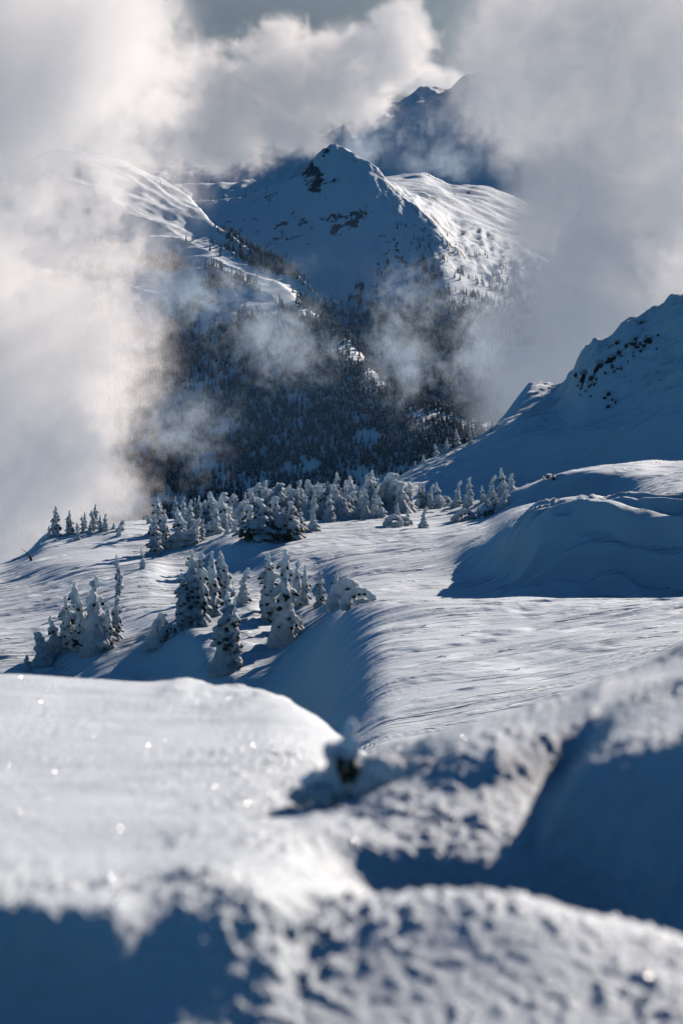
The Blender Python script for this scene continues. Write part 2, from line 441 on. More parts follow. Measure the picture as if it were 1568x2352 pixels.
# ---- L: wooded valley side rising to the left-hand ridge
Lr = [
 [(0, 1450, 3500)],
 [(-400, 1150, 3700)],
 [(-400, 1010, 3870), (0, 1000, 3870), (400, 985, 3870), (700, 985, 3870), (1000, 1000, 3860), (1300, 1050, 3860)],
 [(-400, 800, 4020), (0, 800, 4020), (300, 805, 4020), (500, 825, 4020), (700, 850, 4020), (900, 905, 4000), (1100, 960, 3990), (1300, 1000, 3980)],
 [(-400, 690, 4130), (0, 690, 4130), (200, 665, 4150), (350, 695, 4150), (500, 715, 4140), (600, 735, 4130), (700, 775, 4120), (800, 815, 4100), (900, 885, 4080), (1000, 960, 4060), (1300, 1060, 4050)],
 [(-400, 630, 4240), (0, 625, 4240), (200, 615, 4240), (350, 632, 4240), (450, 645, 4226), (550, 672, 4218), (650, 705, 4200), (750, 752, 4181), (800, 782, 4167), (900, 900, 4169), (1000, 1000, 4169)],
 [(-400, 540, 4330), (0, 535, 4330), (200, 540, 4330), (300, 560, 4330), (400, 568, 4325), (500, 590, 4322), (600, 630, 4294), (650, 655, 4275), (700, 700, 4256), (760, 765, 4233), (850, 880, 4213)],
 [(-400, 450, 4410), (0, 445, 4410), (100, 435, 4410), (200, 452, 4410), (300, 480, 4410), (400, 520, 4400), (480, 548, 4390), (560, 578, 4369), (640, 620, 4339), (700, 670, 4306), (800, 800, 4277)],
 [(-400, 420, 4600), (0, 405, 4600), (80, 375, 4600), (150, 346, 4600), (200, 360, 4595), (260, 372, 4585), (330, 402, 4570), (400, 434, 4540), (450, 470, 4513), (490, 522, 4444), (560, 562, 4382), (650, 608, 4345), (720, 672, 4304), (800, 800, 4274), (1000, 1000, 4300)],
 [(-400, 480, 4720), (150, 420, 4720), (330, 470, 4680), (490, 590, 4574), (650, 690, 4485), (800, 880, 4404), (1300, 1100, 4410)],
 [(0, 900, 5000)],
]
G = loft(Lr, -420, 1320, 400, [4, 30, 40, 40, 40, 50, 40, 50, 16, 6])
X, Y = G[..., 0].copy(), G[..., 1].copy()
G = soften(G, 6)
G[..., 2] += sstep(4000, 4300, Y) * (14 * fbm(X / 170, Y / 110, 8, 2) + 3.0 * flow_noise(X, Y, R(40), 80, 14, 23, 2, 12) + 9 * ridged(X / 120, Y / 60, 37, 2)) + 1.0 * fbm(X / 40, Y / 40, 31, 2)
terrain('valley_side', G, M_SNOW_FAR)

# ---- M: the pointed peak and the open slopes to its right
Mr = [
 [(0, 1250, 3950)],
 [(300, 1000, 4250), (800, 960, 4250), (1000, 930, 4250), (1300, 900, 4250), (1900, 900, 4250)],
 [(300, 800, 4640), (700, 790, 4640), (850, 790, 4640), (950, 770, 4580), (1050, 740, 4560), (1300, 760, 4560), (1900, 780, 4560)],
 [(300, 690, 4890), (600, 690, 4890), (750, 690, 4890), (850, 685, 4850), (950, 675, 4800), (1030, 655, 4770), (1080, 665, 4770), (1200, 685, 4830), (1500, 690, 4840)],
 [(300, 600, 5050), (500, 590, 5050), (600, 575, 5040), (750, 560, 5030), (850, 570, 4990), (950, 590, 4930), (1020, 605, 4870), (1060, 625, 4890), (1200, 640, 4960), (1500, 650, 4980)],
 [(200, 540, 5150), (450, 520, 5150), (600, 490, 5150), (700, 445, 5150), (770, 420, 5150), (850, 450, 5120), (900, 485, 5090), (970, 540, 5010), (1025, 585, 4920), (1080, 605, 4960), (1200, 612, 5050), (1500, 620, 5060)],
 [(100, 480, 5260), (430, 463, 5260), (540, 455, 5250), (600, 440, 5240), (660, 416, 5230), (692, 400, 5225), (720, 366, 5225), (742, 346, 5225), (764, 334, 5225), (776, 339, 5225), (806, 354, 5220), (870, 396, 5200), (900, 432, 5170), (960, 484, 5100), (1000, 522, 5040), (1035, 570, 4960), (1090, 588, 5010), (1200, 598, 5120), (1500, 606, 5150)],
 [(100, 500, 5400), (430, 485, 5400), (660, 440, 5380), (740, 385, 5360), (775, 352, 5310), (820, 368, 5300), (880, 412, 5290), (940, 450, 5270), (1000, 495, 5240), (1050, 545, 5200), (1120, 552, 5240), (1200, 570, 5280), (1500, 590, 5320)],
 [(100, 560, 5600), (430, 560, 5600), (740, 470, 5560), (800, 420, 5540), (880, 420, 5500), (920, 428, 5500), (1000, 445, 5500), (1100, 480, 5520), (1200, 520, 5540), (1500, 545, 5580)],
 [(100, 650, 5900), (740, 560, 5900), (820, 440, 5900), (880, 408, 5900), (930, 398, 5900), (970, 393, 5900), (1005, 408, 5900), (1040, 424, 5900), (1090, 428, 5900), (1150, 440, 5900), (1240, 470, 5900), (1300, 420, 5950), (1400, 400, 6000), (1560, 410, 6000), (1900, 420, 6000)],
 [(100, 750, 6050), (800, 520, 6050), (970, 460, 6050), (1240, 520, 6050), (1500, 460, 6150), (1900, 470, 6150)],
 [(0, 900, 6600)],
]
G = loft(Mr, 90, 1900, 420, [4, 24, 30, 40, 60, 70, 36, 30, 40, 14, 6], 0.75)
X, Y = G[..., 0].copy(), G[..., 1].copy()
px_, py_, _ = proj(G)
back = sstep(5260, 5400, Y)
face = sstep(4700, 5000, Y) * (1 - back)
G[..., 2] += (1.0 * back * (12 * fbm(X / 150, Y / 110, 18, 3) + 11 * flow_noise(X, Y, R(80), 190, 42, 33, 3, 24))
              + face * (5 * fbm(X / 60, Y / 60, 48, 4) + (2 + 6 * sstep(660, 780, px_)) * ridged(X / 40, Y / 150, 52, 3) + 3.5 * sstep(690, 780, px_) * sstep(640, 560, py_) * fbm(X / 14, Y / 20, 63, 3))
              + 0.8 * fbm(X / 25, Y / 25, 31, 2))
# ---- peak material: snow with rock showing through on the steep face
def peak_material():
    m, nt, N, L, p = new_mat('peak_snow_and_rock')
    pos = geo_pos(nt)
    geo = N.new('ShaderNodeNewGeometry')
    sep = N.new('ShaderNodeSeparateXYZ'); L.new(geo.outputs['Normal'], sep.inputs[0])
    a = noise_node(nt, pos, 0.035, 6, 0.7, 0.6)
    b = noise_node(nt, pos, 0.006, 3, 0.5)
    steep = ramp(nt, sep.outputs['Z'], 0.70, 0.86, (1, 1, 1, 1), (0, 0, 0, 1))
    patch = ramp(nt, b, 0.46, 0.58)
    f = math_node(nt, 'ADD', a, math_node(nt, 'MULTIPLY', math_node(nt, 'MULTIPLY', steep, patch), 0.22))
    rock = ramp(nt, f, 0.63, 0.69)
    rc = mixc(nt, noise_node(nt, pos, 0.12, 4), (0.03, 0.036, 0.042), (0.10, 0.112, 0.125))
    col = mixc(nt, rock, SNOW, rc)
    L.new(col, p.inputs['Base Color'])
    p.inputs['Roughness'].default_value = 0.75
    p.inputs['Specular IOR Level'].default_value = 0.2
    set_bump(nt, p, noise_node(nt, pos, 0.15, 6, 0.6), 0.6, 3.0)
    return m
M_PEAK = peak_material()
terrain('peak', G, M_PEAK)

# ---- F: far range
Fr = [
 [(0, 900, 8000)],
 [(-300, 560, 8800)],
 [(-300, 440, 9200), (600, 430, 9200), (900, 400, 9200), (1100, 390, 9200), (1900, 390, 9200)],
 [(-300, 440, 9500), (500, 440, 9500), (700, 420, 9500), (850, 300, 9450), (1000, 280, 9450), (1100, 270, 9450), (1300, 270, 9450), (1900, 300, 9500)],
 [(-300, 380, 9800), (300, 375, 9800), (450, 372, 9800), (600, 345, 9800), (700, 325, 9800), (790, 298, 9800), (835, 268, 9800), (862, 242, 9800), (900, 238, 9800), (940, 229, 9800), (970, 212, 9800), (1000, 203, 9800), (1030, 212, 9800), (1060, 188, 9850), (1100, 172, 9850), (1180, 160, 9900), (1300, 180, 9900), (1900, 260, 9900)],
 [(0, 450, 10300)],
 [(0, 700, 11500)],
]
G = loft(Fr, -320, 1900, 360, [4, 30, 50, 50, 20, 6], 0.8)
X, Y = G[..., 0].copy(), G[..., 1].copy()
G[..., 2] += 14 * fbm(X / 300, Y / 300, 12, 5) + 26 * ridged(X / 150, Y / 260, 19, 5)
terrain('far_range', G, M_SNOW_FAR)

base = mesh_obj('valley_floor', [(-40000, -3000, -950), (40000, -3000, -950), (40000, 55000, -950), (-40000, 55000, -950)], [(0, 1, 2, 3)], M_SNOW_FAR)
tag(base, kind='structure')

# ================================================================== CONIFERS
def bark_material():
    m, nt, N, L, p = new_mat('bark')
    L.new(mixc(nt, noise_node(nt, geo_pos(nt), 9.0, 4), (0.035, 0.028, 0.022), (0.10, 0.08, 0.065)), p.inputs['Base Color'])
    p.inputs['Roughness'].default_value = 0.9
    return m
def needle_material():
    m, nt, N, L, p = new_mat('frosted_needles')
    pos = geo_pos(nt)
    c = mixc(nt, noise_node(nt, pos, 5.0, 3), (0.018, 0.024, 0.018), (0.05, 0.055, 0.038))
    frost = ramp(nt, noise_node(nt, pos, 14.0, 4, 0.7), 0.56, 0.66)
    L.new(mixc(nt, frost, c, (0.55, 0.58, 0.62)), p.inputs['Base Color'])
    p.inputs['Roughness'].default_value = 0.85
    return m
def rime_material():
    m, nt, N, L, p = new_mat('rime_snow')
    pos = geo_pos(nt)
    n = noise_node(nt, pos, 7.0, 5, 0.7)
    speck = ramp(nt, noise_node(nt, pos, 4.2, 5, 0.72, 0.8), 0.655, 0.69)
    L.new(mixc(nt, speck, (0.82, 0.88, 0.93, 1), (0.06, 0.065, 0.055)), p.inputs['Base Color'])
    p.inputs['Roughness'].default_value = 0.7
    p.inputs['Specular IOR Level'].default_value = 0.2
    p.inputs['Subsurface Weight'].default_value = 0.0
    p.inputs['Subsurface Radius'].default_value = (0.8, 0.9, 1.0)
    p.inputs['Subsurface Scale'].default_value = 0.5
    set_bump(nt, p, n, 0.6, 0.06)
    mixn = N.new('ShaderNodeMixShader'); tr = N.new('ShaderNodeBsdfTranslucent')
    L.new(mixc(nt, speck, (0.72, 0.87, 1.0, 1), (0.06, 0.065, 0.055)), tr.inputs['Color'])
    mixn.inputs[0].default_value = 0.44
    L.new(p.outputs[0], mixn.inputs[1]); L.new(tr.outputs[0], mixn.inputs[2])
    L.new(mixn.outputs[0], N['Material Output'].inputs['Surface'])
    return m
M_BARK, M_NEEDLE, M_RIME = bark_material(), needle_material(), rime_material()

def ico(sub):
    bm = bmesh.new(); bmesh.ops.create_icosphere(bm, subdivisions=sub, radius=1.0)
    v = np.array([q.co[:] for q in bm.verts]); f = np.array([[q.index for q in g.verts] for g in bm.faces]); bm.free()
    return v, f
ICO1, ICO2 = ico(1), ico(2)

def rot_to(axis_z, ang):
    c, s_ = math.cos(axis_z), math.sin(axis_z)
    rz = np.array([[c, -s_, 0], [s_, c, 0], [0, 0, 1]])
    c, s_ = math.cos(ang), math.sin(ang)
    ry = np.array([[c, 0, s_], [0, 1, 0], [-s_, 0, c]])
    return rz @ ry

def join(parts):
    vs, fs, n = [], [], 0
    for v, f in parts:
        vs.append(v); fs.append(f + n); n += len(v)
    return np.vstack(vs), np.vstack(fs)

def tube(pts, rad, k=6):
    pts = np.array(pts, float); n = len(pts)
    a = np.arange(k) * 2 * math.pi / k
    v = np.concatenate([p + np.stack([np.cos(a) * r, np.sin(a) * r, 0 * a], -1) for p, r in zip(pts, rad)])
    f = []
    for i in range(n - 1):
        for j in range(k):
            q = (i * k + j, i * k + (j + 1) % k, (i + 1) * k + (j + 1) % k, (i + 1) * k + j)
            f += [(q[0], q[1], q[2]), (q[0], q[2], q[3])]
    return v, np.array(f)

def remeshed(parts, voxel, seed):
    v, f = join(parts)
    o = mesh_obj('temporary', v, f, M_RIME)
    md = o.modifiers.new('r', 'REMESH'); md.mode = 'VOXEL'; md.voxel_size = voxel
    dg = bpy.context.evaluated_depsgraph_get()
    me = bpy.data.meshes.new_from_object(o.evaluated_get(dg))
    bpy.data.objects.remove(o)
    n = len(me.vertices)
    co = np.empty(n * 3, np.float32); me.vertices.foreach_get('co', co); co = co.reshape(-1, 3)
    no = np.empty(n * 3, np.float32); me.vertex_normals.foreach_get('vector', no); no = no.reshape(-1, 3)
    fq = 3.1 if voxel > 0.03 else 28.0
    w = fbm(co[:, 0] * fq + co[:, 2] * fq * 0.42, co[:, 1] * fq - co[:, 2] * fq * 0.93, seed, 3, gain=0.6)
    co = co + no * (min(0.10, voxel * 1.8) * w)[:, None]
    me.vertices.foreach_set('co', co.ravel().astype(np.float32))
    me.polygons.foreach_set('use_smooth', np.ones(len(me.polygons), bool))
    me.materials.clear(); me.materials.append(M_RIME)
    me.update()
    return me

def make_tree(seed, W=0.85, tiers=11, snow=1.0, dark=1.0, bend=0.0, hook=0.0, plaster=0.0, twin=False, H=5.0, top=0.16, bulge=0.0, taper=0.75):
    """one snow-laden conifer of height H standing at the origin: trunk, needles, snow"""
    rng = random.Random(seed)
    snowp, needp = [], []
    def axis(z):
        t = z / H
        return np.array([bend * t * t + hook * max(0, t - 0.72) ** 2 * 9, 0.25 * bend * t * t, z - abs(hook) * max(0, t - 0.8) * 0.9])
    def spire(ox, oy, Hs, Ws, nt):
        for i in range(nt):
            t = (i + 0.35) / nt
            z = 0.10 * Hs + t * 0.88 * Hs
            r = Ws * ((1 - t) ** taper * (1 - top) + top) * rng.uniform(0.62, 1.30) * (1 + bulge * math.sin(t * 9 + seed))
            th = 0.88 * Hs / nt
            k = 6 if t < 0.45 else (5 if t < 0.75 else 3)
            ph0 = rng.uniform(0, 6.28)
            c0 = axis(z) + np.array([ox + rng.gauss(0, 0.13) * r, oy + rng.gauss(0, 0.13) * r, 0])
            snowp.append((ICO2[0] * np.array([r * 0.62, r * 0.62, th * 0.95]) + c0, ICO2[1]))
            for j in range(k):
                ph = ph0 + 6.28 * j / k + rng.uniform(-0.35, 0.35)
                rr = r * rng.uniform(0.62, 1.40)
                d = np.array([math.cos(ph), math.sin(ph), 0])
                tilt = rng.uniform(0.35, 0.75)
                R3 = rot_to(ph, tilt)
                c = c0 + d * rr * 0.62 + np.array([0, 0, -rr * 0.22 + rng.uniform(-0.3, 0.3) * th])
                if rng.random() < 0.93 * snow:
                    e = np.array([rr * 0.50, rr * 0.36, th * rng.uniform(0.42, 0.62)])
                    snowp.append(((ICO2[0] * e) @ R3.T + c, ICO2[1]))
                if rng.random() < 0.62 * dark:
                    v = ICO1[0].copy()
                    v *= (0.72 + 0.55 * np.array([rng.random() for _ in range(len(v))]))[:, None]
                    e = np.array([rr * 0.40, rr * 0.30, th * 0.36]) * rng.uniform(0.7, 1.1)
                    cc = c + d * rr * rng.uniform(0.16, 0.30) + np.array([0, 0, -th * rng.uniform(0.42, 0.6)])
                    needp.append(((v * e) @ R3.T + cc, ICO1[1]))
        tip = axis(Hs * 0.97) + np.array([ox, oy, 0])
        snowp.append((ICO2[0] * np.array([Ws * top * 1.1, Ws * top * 1.1, 0.10 * Hs / 2]) + tip, ICO2[1]))
    spire(0, 0, H, W, tiers)
    if twin:
        spire(W * 0.55, -W * 0.35, H * 0.93, W * 0.62, tiers)
    if plaster > 0:
        for i in range(6):
            t = i / 6
            r = W * (1.25 - t) * plaster
            snowp.append((ICO2[0] * np.array([r, r * 0.9, H * 0.16]) + np.array([-0.15 * W, -0.25 * W, t * H * 0.42]) + axis(t * H * 0.42) * [1, 1, 0], ICO2[1]))
    snowp.append((ICO2[0] * np.array([W * 1.05, W * 1.05, 0.32]) + np.array([0, 0, -0.05]), ICO2[1]))
    root = {}
    tz = [axis(H * q) for q in (-0.04, 0.2, 0.45, 0.7, 0.9)]
    root['trunk'] = tube(tz, [0.16, 0.13, 0.10, 0.06, 0.03])
    root['snow'] = remeshed(snowp, 0.085, seed)
    root['needles'] = join(needp) if needp else None
    return root

def make_arch(seed, H=1.6, span=1.6, thick=0.34):
    """small tree bowed over under its snow"""
    rng = random.Random(seed)
    parts, need = [], []
    pts = []
    for i in range(9):
        a = math.pi * (i / 8) * 0.92
        p = np.array([-math.cos(a) * span * 0.5, rng.uniform(-0.1, 0.1), math.sin(a) * H * 0.82])
        pts.append(p)
        r = thick * (1.35 - 0.07 * i) * rng.uniform(0.85, 1.2)
        parts.append((ICO2[0] * np.array([r, r, r * 0.85]) + p, ICO2[1]))
        if rng.random() < 0.5:
            need.append((ICO1[0] * (r * 0.5) + p + np.array([0.05, -0.1, -r * 0.75]), ICO1[1]))
    for i in range(5):
        parts.append((ICO2[0] * np.array([span * 0.26, span * 0.24, H * 0.26]) + np.array([rng.uniform(-0.5, 0.4) * span, rng.uniform(0, 0.4) * span, H * 0.15]), ICO2[1]))
    return {'trunk': tube(pts, [0.09 - 0.008 * i for i in range(9)]), 'snow': remeshed(parts, 0.085, seed), 'needles': join(need) if need else None}

PROTO = {}
def proto(name, d, H):
    P = {'H': H}
    for k, mat in (('trunk', M_BARK), ('needles', M_NEEDLE)):
        if d[k] is None: continue
        v, f = d[k]
        o = mesh_obj(k, v, f, mat, smooth=(k == 'trunk'))
        P[k] = o.data; bpy.data.objects.remove(o)
    P['snow'] = d['snow']
    PROTO[name] = P

for i in range(5):
    proto('spire%d' % i, make_tree(100 + i, W=0.66 + 0.08 * (i % 3), taper=(0.5, 0.62, 0.8, 0.55, 0.68)[i], tiers=11 + i % 3, snow=0.95, dark=0.85, plaster=0.55 if i % 2 else 0.25, bulge=0.12, bend=0.15 * (i - 2)), 5.0)
for i in range(3):
    proto('ghost%d' % i, make_tree(200 + i, W=0.95, taper=0.6, tiers=8, dark=0.4, bend=0.4 * (i - 1), hook=0.5 * (i - 1) + 0.25, plaster=0.9, bulge=0.15), 4.6)
for i in range(3):
    proto('lump%d' % i, make_tree(300 + i, W=1.3, tiers=6, dark=0.25, bend=0.7 * (i - 1), hook=0.6 * (i - 1), plaster=1.05, H=4.0, top=0.3, bulge=0.25), 3.9)
for i in range(2):
    proto('skirt%d' % i, make_tree(400 + i, W=1.3, tiers=8, snow=0.8, dark=1.5, plaster=0.35, H=4.2, top=0.28, bulge=0.2), 4.2)
for i in range(2):
    proto('giant%d' % i, make_tree(500 + i, W=1.0, taper=0.62, tiers=13, snow=0.97, dark=0.9, plaster=1.0, twin=(i == 0), H=6.5, bulge=0.1), 6.5)
proto('arch0', make_arch(601), 1.6)
proto('arch1', make_arch(602, 1.3, 2.0, 0.3), 1.3)

def place_tree(kind, x, yb, yt, label, group=None, surf='snow_shoulder', rz=0.0, wide=1.0):
    g = ground(surf, x, yb)
    X_, Y_, F_ = proj(g)
    h = max(0.25, (Y_ - yt) * px_m(F_))
    P = PROTO[kind]
    s_ = h / P['H']
    e = bpy.data.objects.new('snow_laden_conifer', None); COL.objects.link(e)
    e.location = (g[0], g[1], g[2] - 0.12 * s_)
    e.scale = (s_ * wide, s_ * wide, s_); e.rotation_euler = (0, 0, rz)
    e.empty_display_size = 0.5
    tag(e, label, 'tree', group)
    for k in ('trunk', 'needles', 'snow'):
        if k in P:
            o = bpy.data.objects.new(k if k != 'needles' else 'crown', P[k]); COL.objects.link(o); o.parent = e
    return e

rt = random.Random(5)
LOOK = {'lump0': 'stout, leaning off the hill:', 'lump1': 'stout upright', 'lump2': 'stout, leaning to the hill:',
        'ghost0': 'smooth, bent off the hill:', 'ghost1': 'smooth upright', 'ghost2': 'smooth, hooked to the hill:',
        'spire0': 'slim pointed', 'spire1': 'slim plastered', 'spire2': 'slim straight', 'spire3': 'slim lumpy', 'spire4': 'slim bowed'}
def many(rows, label, group, surf='snow_shoulder'):
    hs = sorted(r[2] - r[3] for r in rows); mid = hs[len(hs) // 2]
    for (k, x, yb, yt, w) in rows:
        lb = label
        if len(rows) > 4:
            lb = ('tall ' if yb - yt > mid * 1.12 else ('short ' if yb - yt < mid * 0.88 else 'middling ')) + (LOOK.get(k, 'broad') + ' ' if len(label.split()) < 10 else '') + label
        place_tree(k, x, yb, yt, lb, group, surf, rt.uniform(-0.5, 0.5) if k[:4] in ('lump', 'ghos', 'arch') else rt.uniform(0, 6.28), w)

def one(k, x, yb, yt, w, label, surf='snow_shoulder', rz=0.0):
    place_tree(k, x, yb, yt, label, None, surf, rz, w)

# left front clump
one('spire0', 186, 1487, 1331, 1.0, 'tallest pointed conifer of the clump above the drift, dark tufts in even tiers')
one('ghost1', 218, 1492, 1333, 0.95, 'pointed conifer with a broad white snow-plastered foot in the clump of seven')
one('spire1', 156, 1492, 1365, 1.15, 'dark-tufted conifer with a blunt top beside the tallest of its clump')
one('spire2', 168, 1481, 1378, 0.9, 'thin dark conifer squeezed between two taller ones in the clump')
one('spire3', 247, 1490, 1387, 1.25, 'stout dark-speckled conifer at the lit end of the clump')
one('spire4', 266, 1470, 1362, 1.0, 'slim conifer behind the stout speckled one in the clump')
one('ghost0', 125, 1500, 1419, 1.0, 'white conifer with a hooked top beside the dark-tufted one')
one('lump0', 104, 1521, 1449, 0.9, 'squat conifer bowing its heavy dark head down the slope')
one('lump1', 64, 1538, 1505, 1.1, 'small half-buried conifer below the bowing one')
one('spire0', 272, 1366, 1270, 0.75, 'lone thin conifer standing by itself on the lit slope')
one('ghost0', 329, 1306, 1262, 0.7, 'small lone conifer leaning out over a shaded drift')
one('lump2', 358, 1477, 1408, 1.0, 'twisted stubby conifer beside a snow arch')
# centre front
one('spire1', 421, 1439, 1313, 1.15, 'shortest speckled conifer of the tight row of four on the drift crest')
one('spire2', 441, 1433, 1260, 1.0, 'tall conifer touching the shortest of the tight row of four')
one('spire4', 456, 1430, 1263, 1.0, 'tall conifer in the inside of the tight row of four, beside the outermost')
one('spire3', 486, 1415, 1262, 1.0, 'outermost tall conifer of the tight row of four, next to the pale one')
one('spire0', 517, 1374, 1260, 1.15, 'pale even-tiered conifer next to the row of four')
one('spire2', 535, 1369, 1335, 1.1, 'knee-high white conifer at the foot of the pale even-tiered one')
one('ghost2', 558, 1388, 1307, 0.95, 'smooth white ghost-like conifer with a drooping hooked tip')
one('giant0', 525, 1535, 1356, 1.15, 'big twin-topped conifer with a wide snow skirt in the shaded hollow')
one('giant1', 654, 1472, 1256, 0.95, 'tallest massive white conifer at the edge of the shaded hollow')
one('spire1', 622, 1427, 1266, 1.2, 'conifer with dark rounded clumps leaning against the tallest white one')
one('ghost1', 681, 1391, 1292, 0.8, 'smooth pale conifer just behind the tallest white one')
one('spire3', 697, 1391, 1295, 0.9, 'dark-edged slim conifer of the pair behind the tallest white one')
one('lump1', 691, 1449, 1409, 0.8, 'small dark-edged conifer stub at the foot of the tallest white one')
one('spire4', 732, 1394, 1308, 1.1, 'dark-sided conifer alone between the pair and the bowed trees')
one('spire2', 772, 1385, 1305, 1.0, 'narrow conifer rising beside the bowed snow arches')
one('arch0', 800, 1386, 1322, 1.0, 'larger of two conifers bowed into snow arches at the bench corner')
one('arch1', 826, 1386, 1343, 1.0, 'lower of two conifers bowed into snow arches at the bench corner')
many([('arch1', 394, 1462, 1428, 0.9)], 'little conifer bent into a low arch beside the twisted stub', None)
# left crest
many([('spire1', 131, 1230, 1161, 1.15), ('spire2', 161, 1226, 1171, 1.3), ('spire0', 191, 1220, 1183, 1.2), ('spire3', 197, 1213, 1174, 1.1), ('spire4', 206, 1225, 1195, 1.3),
      ('spire0', 216, 1220, 1169, 1.2), ('spire1', 220, 1215, 1156, 1.0), ('spire2', 232, 1220, 1181, 1.2), ('ghost1', 241, 1220, 1182, 1.0), ('lump1', 115, 1232, 1208, 0.8),
      ('lump0', 182, 1219, 1201, 0.9), ('lump2', 278, 1218, 1195, 1.1), ('lump1', 262, 1214, 1201, 1.1), ('lump1', 94, 1253, 1245, 1.2)],
     'conifer in the grove by the leaning snag', 'grove on the left crest')
many([('lump1', 182, 1239, 1213, 0.8), ('lump2', 272, 1231, 1205, 0.7)], 'small stump-like conifer on the slope just below the left crest grove', 'stubs below the left crest grove')
# grove, left wing
many([('spire0', 362, 1235, 1138, 1.2), ('spire1', 355, 1276, 1178, 1.2), ('spire2', 380, 1262, 1169, 1.15), ('spire3', 368, 1226, 1144, 1.2), ('spire4', 403, 1195, 1138, 1.0),
      ('ghost1', 420, 1197, 1144, 1.0), ('lump1', 334, 1197, 1183, 1.1), ('lump0', 345, 1205, 1180, 0.9)],
     'dark-tufted conifer at the open grove end', 'dark end of the ridge grove')
many([('ghost0', 418, 1255, 1175, 1.3), ('ghost2', 447, 1250, 1192, 1.5), ('ghost1', 436, 1216, 1151, 1.0), ('spire3', 450, 1190, 1142, 1.0), ('spire2', 455, 1192, 1137, 1.0),
      ('ghost2', 466, 1200, 1151, 1.0), ('spire4', 464, 1240, 1190, 1.0), ('ghost0', 474, 1205, 1160, 1.0), ('ghost1', 495, 1226, 1158, 1.05), ('lump1', 480, 1226, 1197, 0.8),
      ('ghost0', 514, 1216, 1142, 1.1), ('spire4', 507, 1200, 1136, 0.9), ('ghost2', 526, 1200, 1138, 1.0), ('lump1', 523, 1226, 1197, 0.75), ('lump2', 537, 1224, 1194, 0.8),
      ('lump0', 546, 1185, 1135, 0.9), ('spire0', 563, 1182, 1127, 1.0), ('spire1', 571, 1182, 1133, 1.0)],
     'conifer between dark-tufted and dark-skirted trees', 'crowded middle of the ridge grove')
many([('skirt0', 574, 1238, 1158, 1.0), ('skirt1', 597, 1240, 1143, 0.95), ('skirt0', 632, 1239, 1138, 0.95), ('skirt1', 666, 1238, 1150, 1.0), ('skirt0', 616, 1240, 1165, 0.9), ('skirt1', 650, 1238, 1165, 0.9), ('skirt0', 690, 1226, 1175, 0.9)],
     'conifer with bare dark underside over the hollow', 'dark-skirted trees over the hollow')
many([('lump0', 591, 1182, 1121, 1.0), ('ghost1', 609, 1177, 1107, 1.0), ('lump1', 622, 1180, 1125, 0.9), ('lump2', 638, 1175, 1120, 0.9), ('ghost0', 644, 1175, 1112, 1.0), ('ghost2', 657, 1185, 1116, 0.9),
      ('lump1', 671, 1190, 1123, 0.8), ('ghost1', 684, 1190, 1125, 0.9), ('lump0', 697, 1190, 1119, 0.9), ('spire2', 712, 1186, 1101, 1.2), ('ghost2', 716, 1217, 1161, 1.0), ('lump1', 721, 1192, 1136, 0.9),
      ('lump2', 736, 1188, 1140, 0.9), ('spire4', 750, 1186, 1101, 1.2), ('ghost1', 757, 1198, 1137, 1.2), ('spire0', 767, 1184, 1082, 1.0), ('lump0', 776, 1186, 1112, 0.8), ('lump1', 786, 1191, 1143, 0.8),
      ('spire3', 792, 1182, 1101, 1.1), ('lump2', 805, 1190, 1128, 0.8), ('ghost0', 811, 1186, 1103, 1.0), ('lump0', 828, 1184, 1115, 0.9), ('ghost2', 841, 1178, 1103, 1.0), ('lump1', 840, 1190, 1125, 0.8),
      ('ghost1', 851, 1182, 1086, 1.0), ('lump0', 866, 1180, 1089, 0.9), ('lump2', 882, 1178, 1086, 1.0), ('lump2', 896, 1180, 1104, 1.0), ('lump2', 911, 1160, 1112, 0.9), ('lump1', 923, 1160, 1130, 0.9),
      ('ghost0', 742, 1190, 1118, 0.9), ('lump1', 703, 1195, 1140, 0.9), ('ghost2', 858, 1186, 1120, 0.9), ('ghost1', 826, 1190, 1130, 0.9)],
     'conifer in the dense grove behind the bench', 'densest stretch of the ridge grove')
many([('lump2', 815, 1193, 1158, 0.9), ('ghost1', 842, 1186, 1140, 0.9), ('lump2', 853, 1191, 1158, 0.8), ('ghost0', 874, 1190, 1141, 1.0), ('spire2', 881, 1182, 1137, 1.0), ('lump1', 913, 1185, 1156, 0.8), ('lump1', 936, 1199, 1170, 0.8)],
     'conifer in front of the dense grove', 'front rank of the dense grove')
one('arch0', 906, 1208, 1179, 1.2, 'mounded snow-buried sapling on the lit bench before the grove')
one('arch1', 930, 1206, 1183, 1.0, 'thinner bowed sapling beside the mounded one on the lit bench')
one('ghost2', 973, 1213, 1166, 1.0, 'lone hooded white conifer with a dark side out on the lit bench')
many([('spire4', 942, 1160, 1104, 0.9), ('lump1', 931, 1160, 1128, 0.9), ('ghost1', 961, 1161, 1112, 0.9), ('spire2', 972, 1157, 1108, 1.2), ('ghost2', 988, 1157, 1114, 0.9), ('ghost0', 1007, 1157, 1110, 0.9),
      ('arch0', 1020, 1163, 1137, 1.1), ('ghost2', 1050, 1163, 1106, 0.9), ('ghost1', 1077, 1162, 1099, 0.9)],
     'conifer in the open row behind the bench', 'open row behind the bench')
many([('ghost0', 1107, 1152, 1117, 0.9), ('ghost2', 1128, 1150, 1094, 1.0), ('lump2', 1154, 1168, 1125, 0.9), ('skirt1', 1118, 1184, 1145, 0.9), ('skirt0', 1140, 1172, 1133, 0.8), ('lump1', 1098, 1188, 1160, 0.8)],
     'conifer in the knot below the big drift', 'knot of trees by the big drift')
many([('ghost0', 1147, 1126, 1078, 0.9), ('lump1', 1168, 1122, 1087, 0.9)], 'frosted conifer of the pair above the knot of trees', 'pair above the knot')
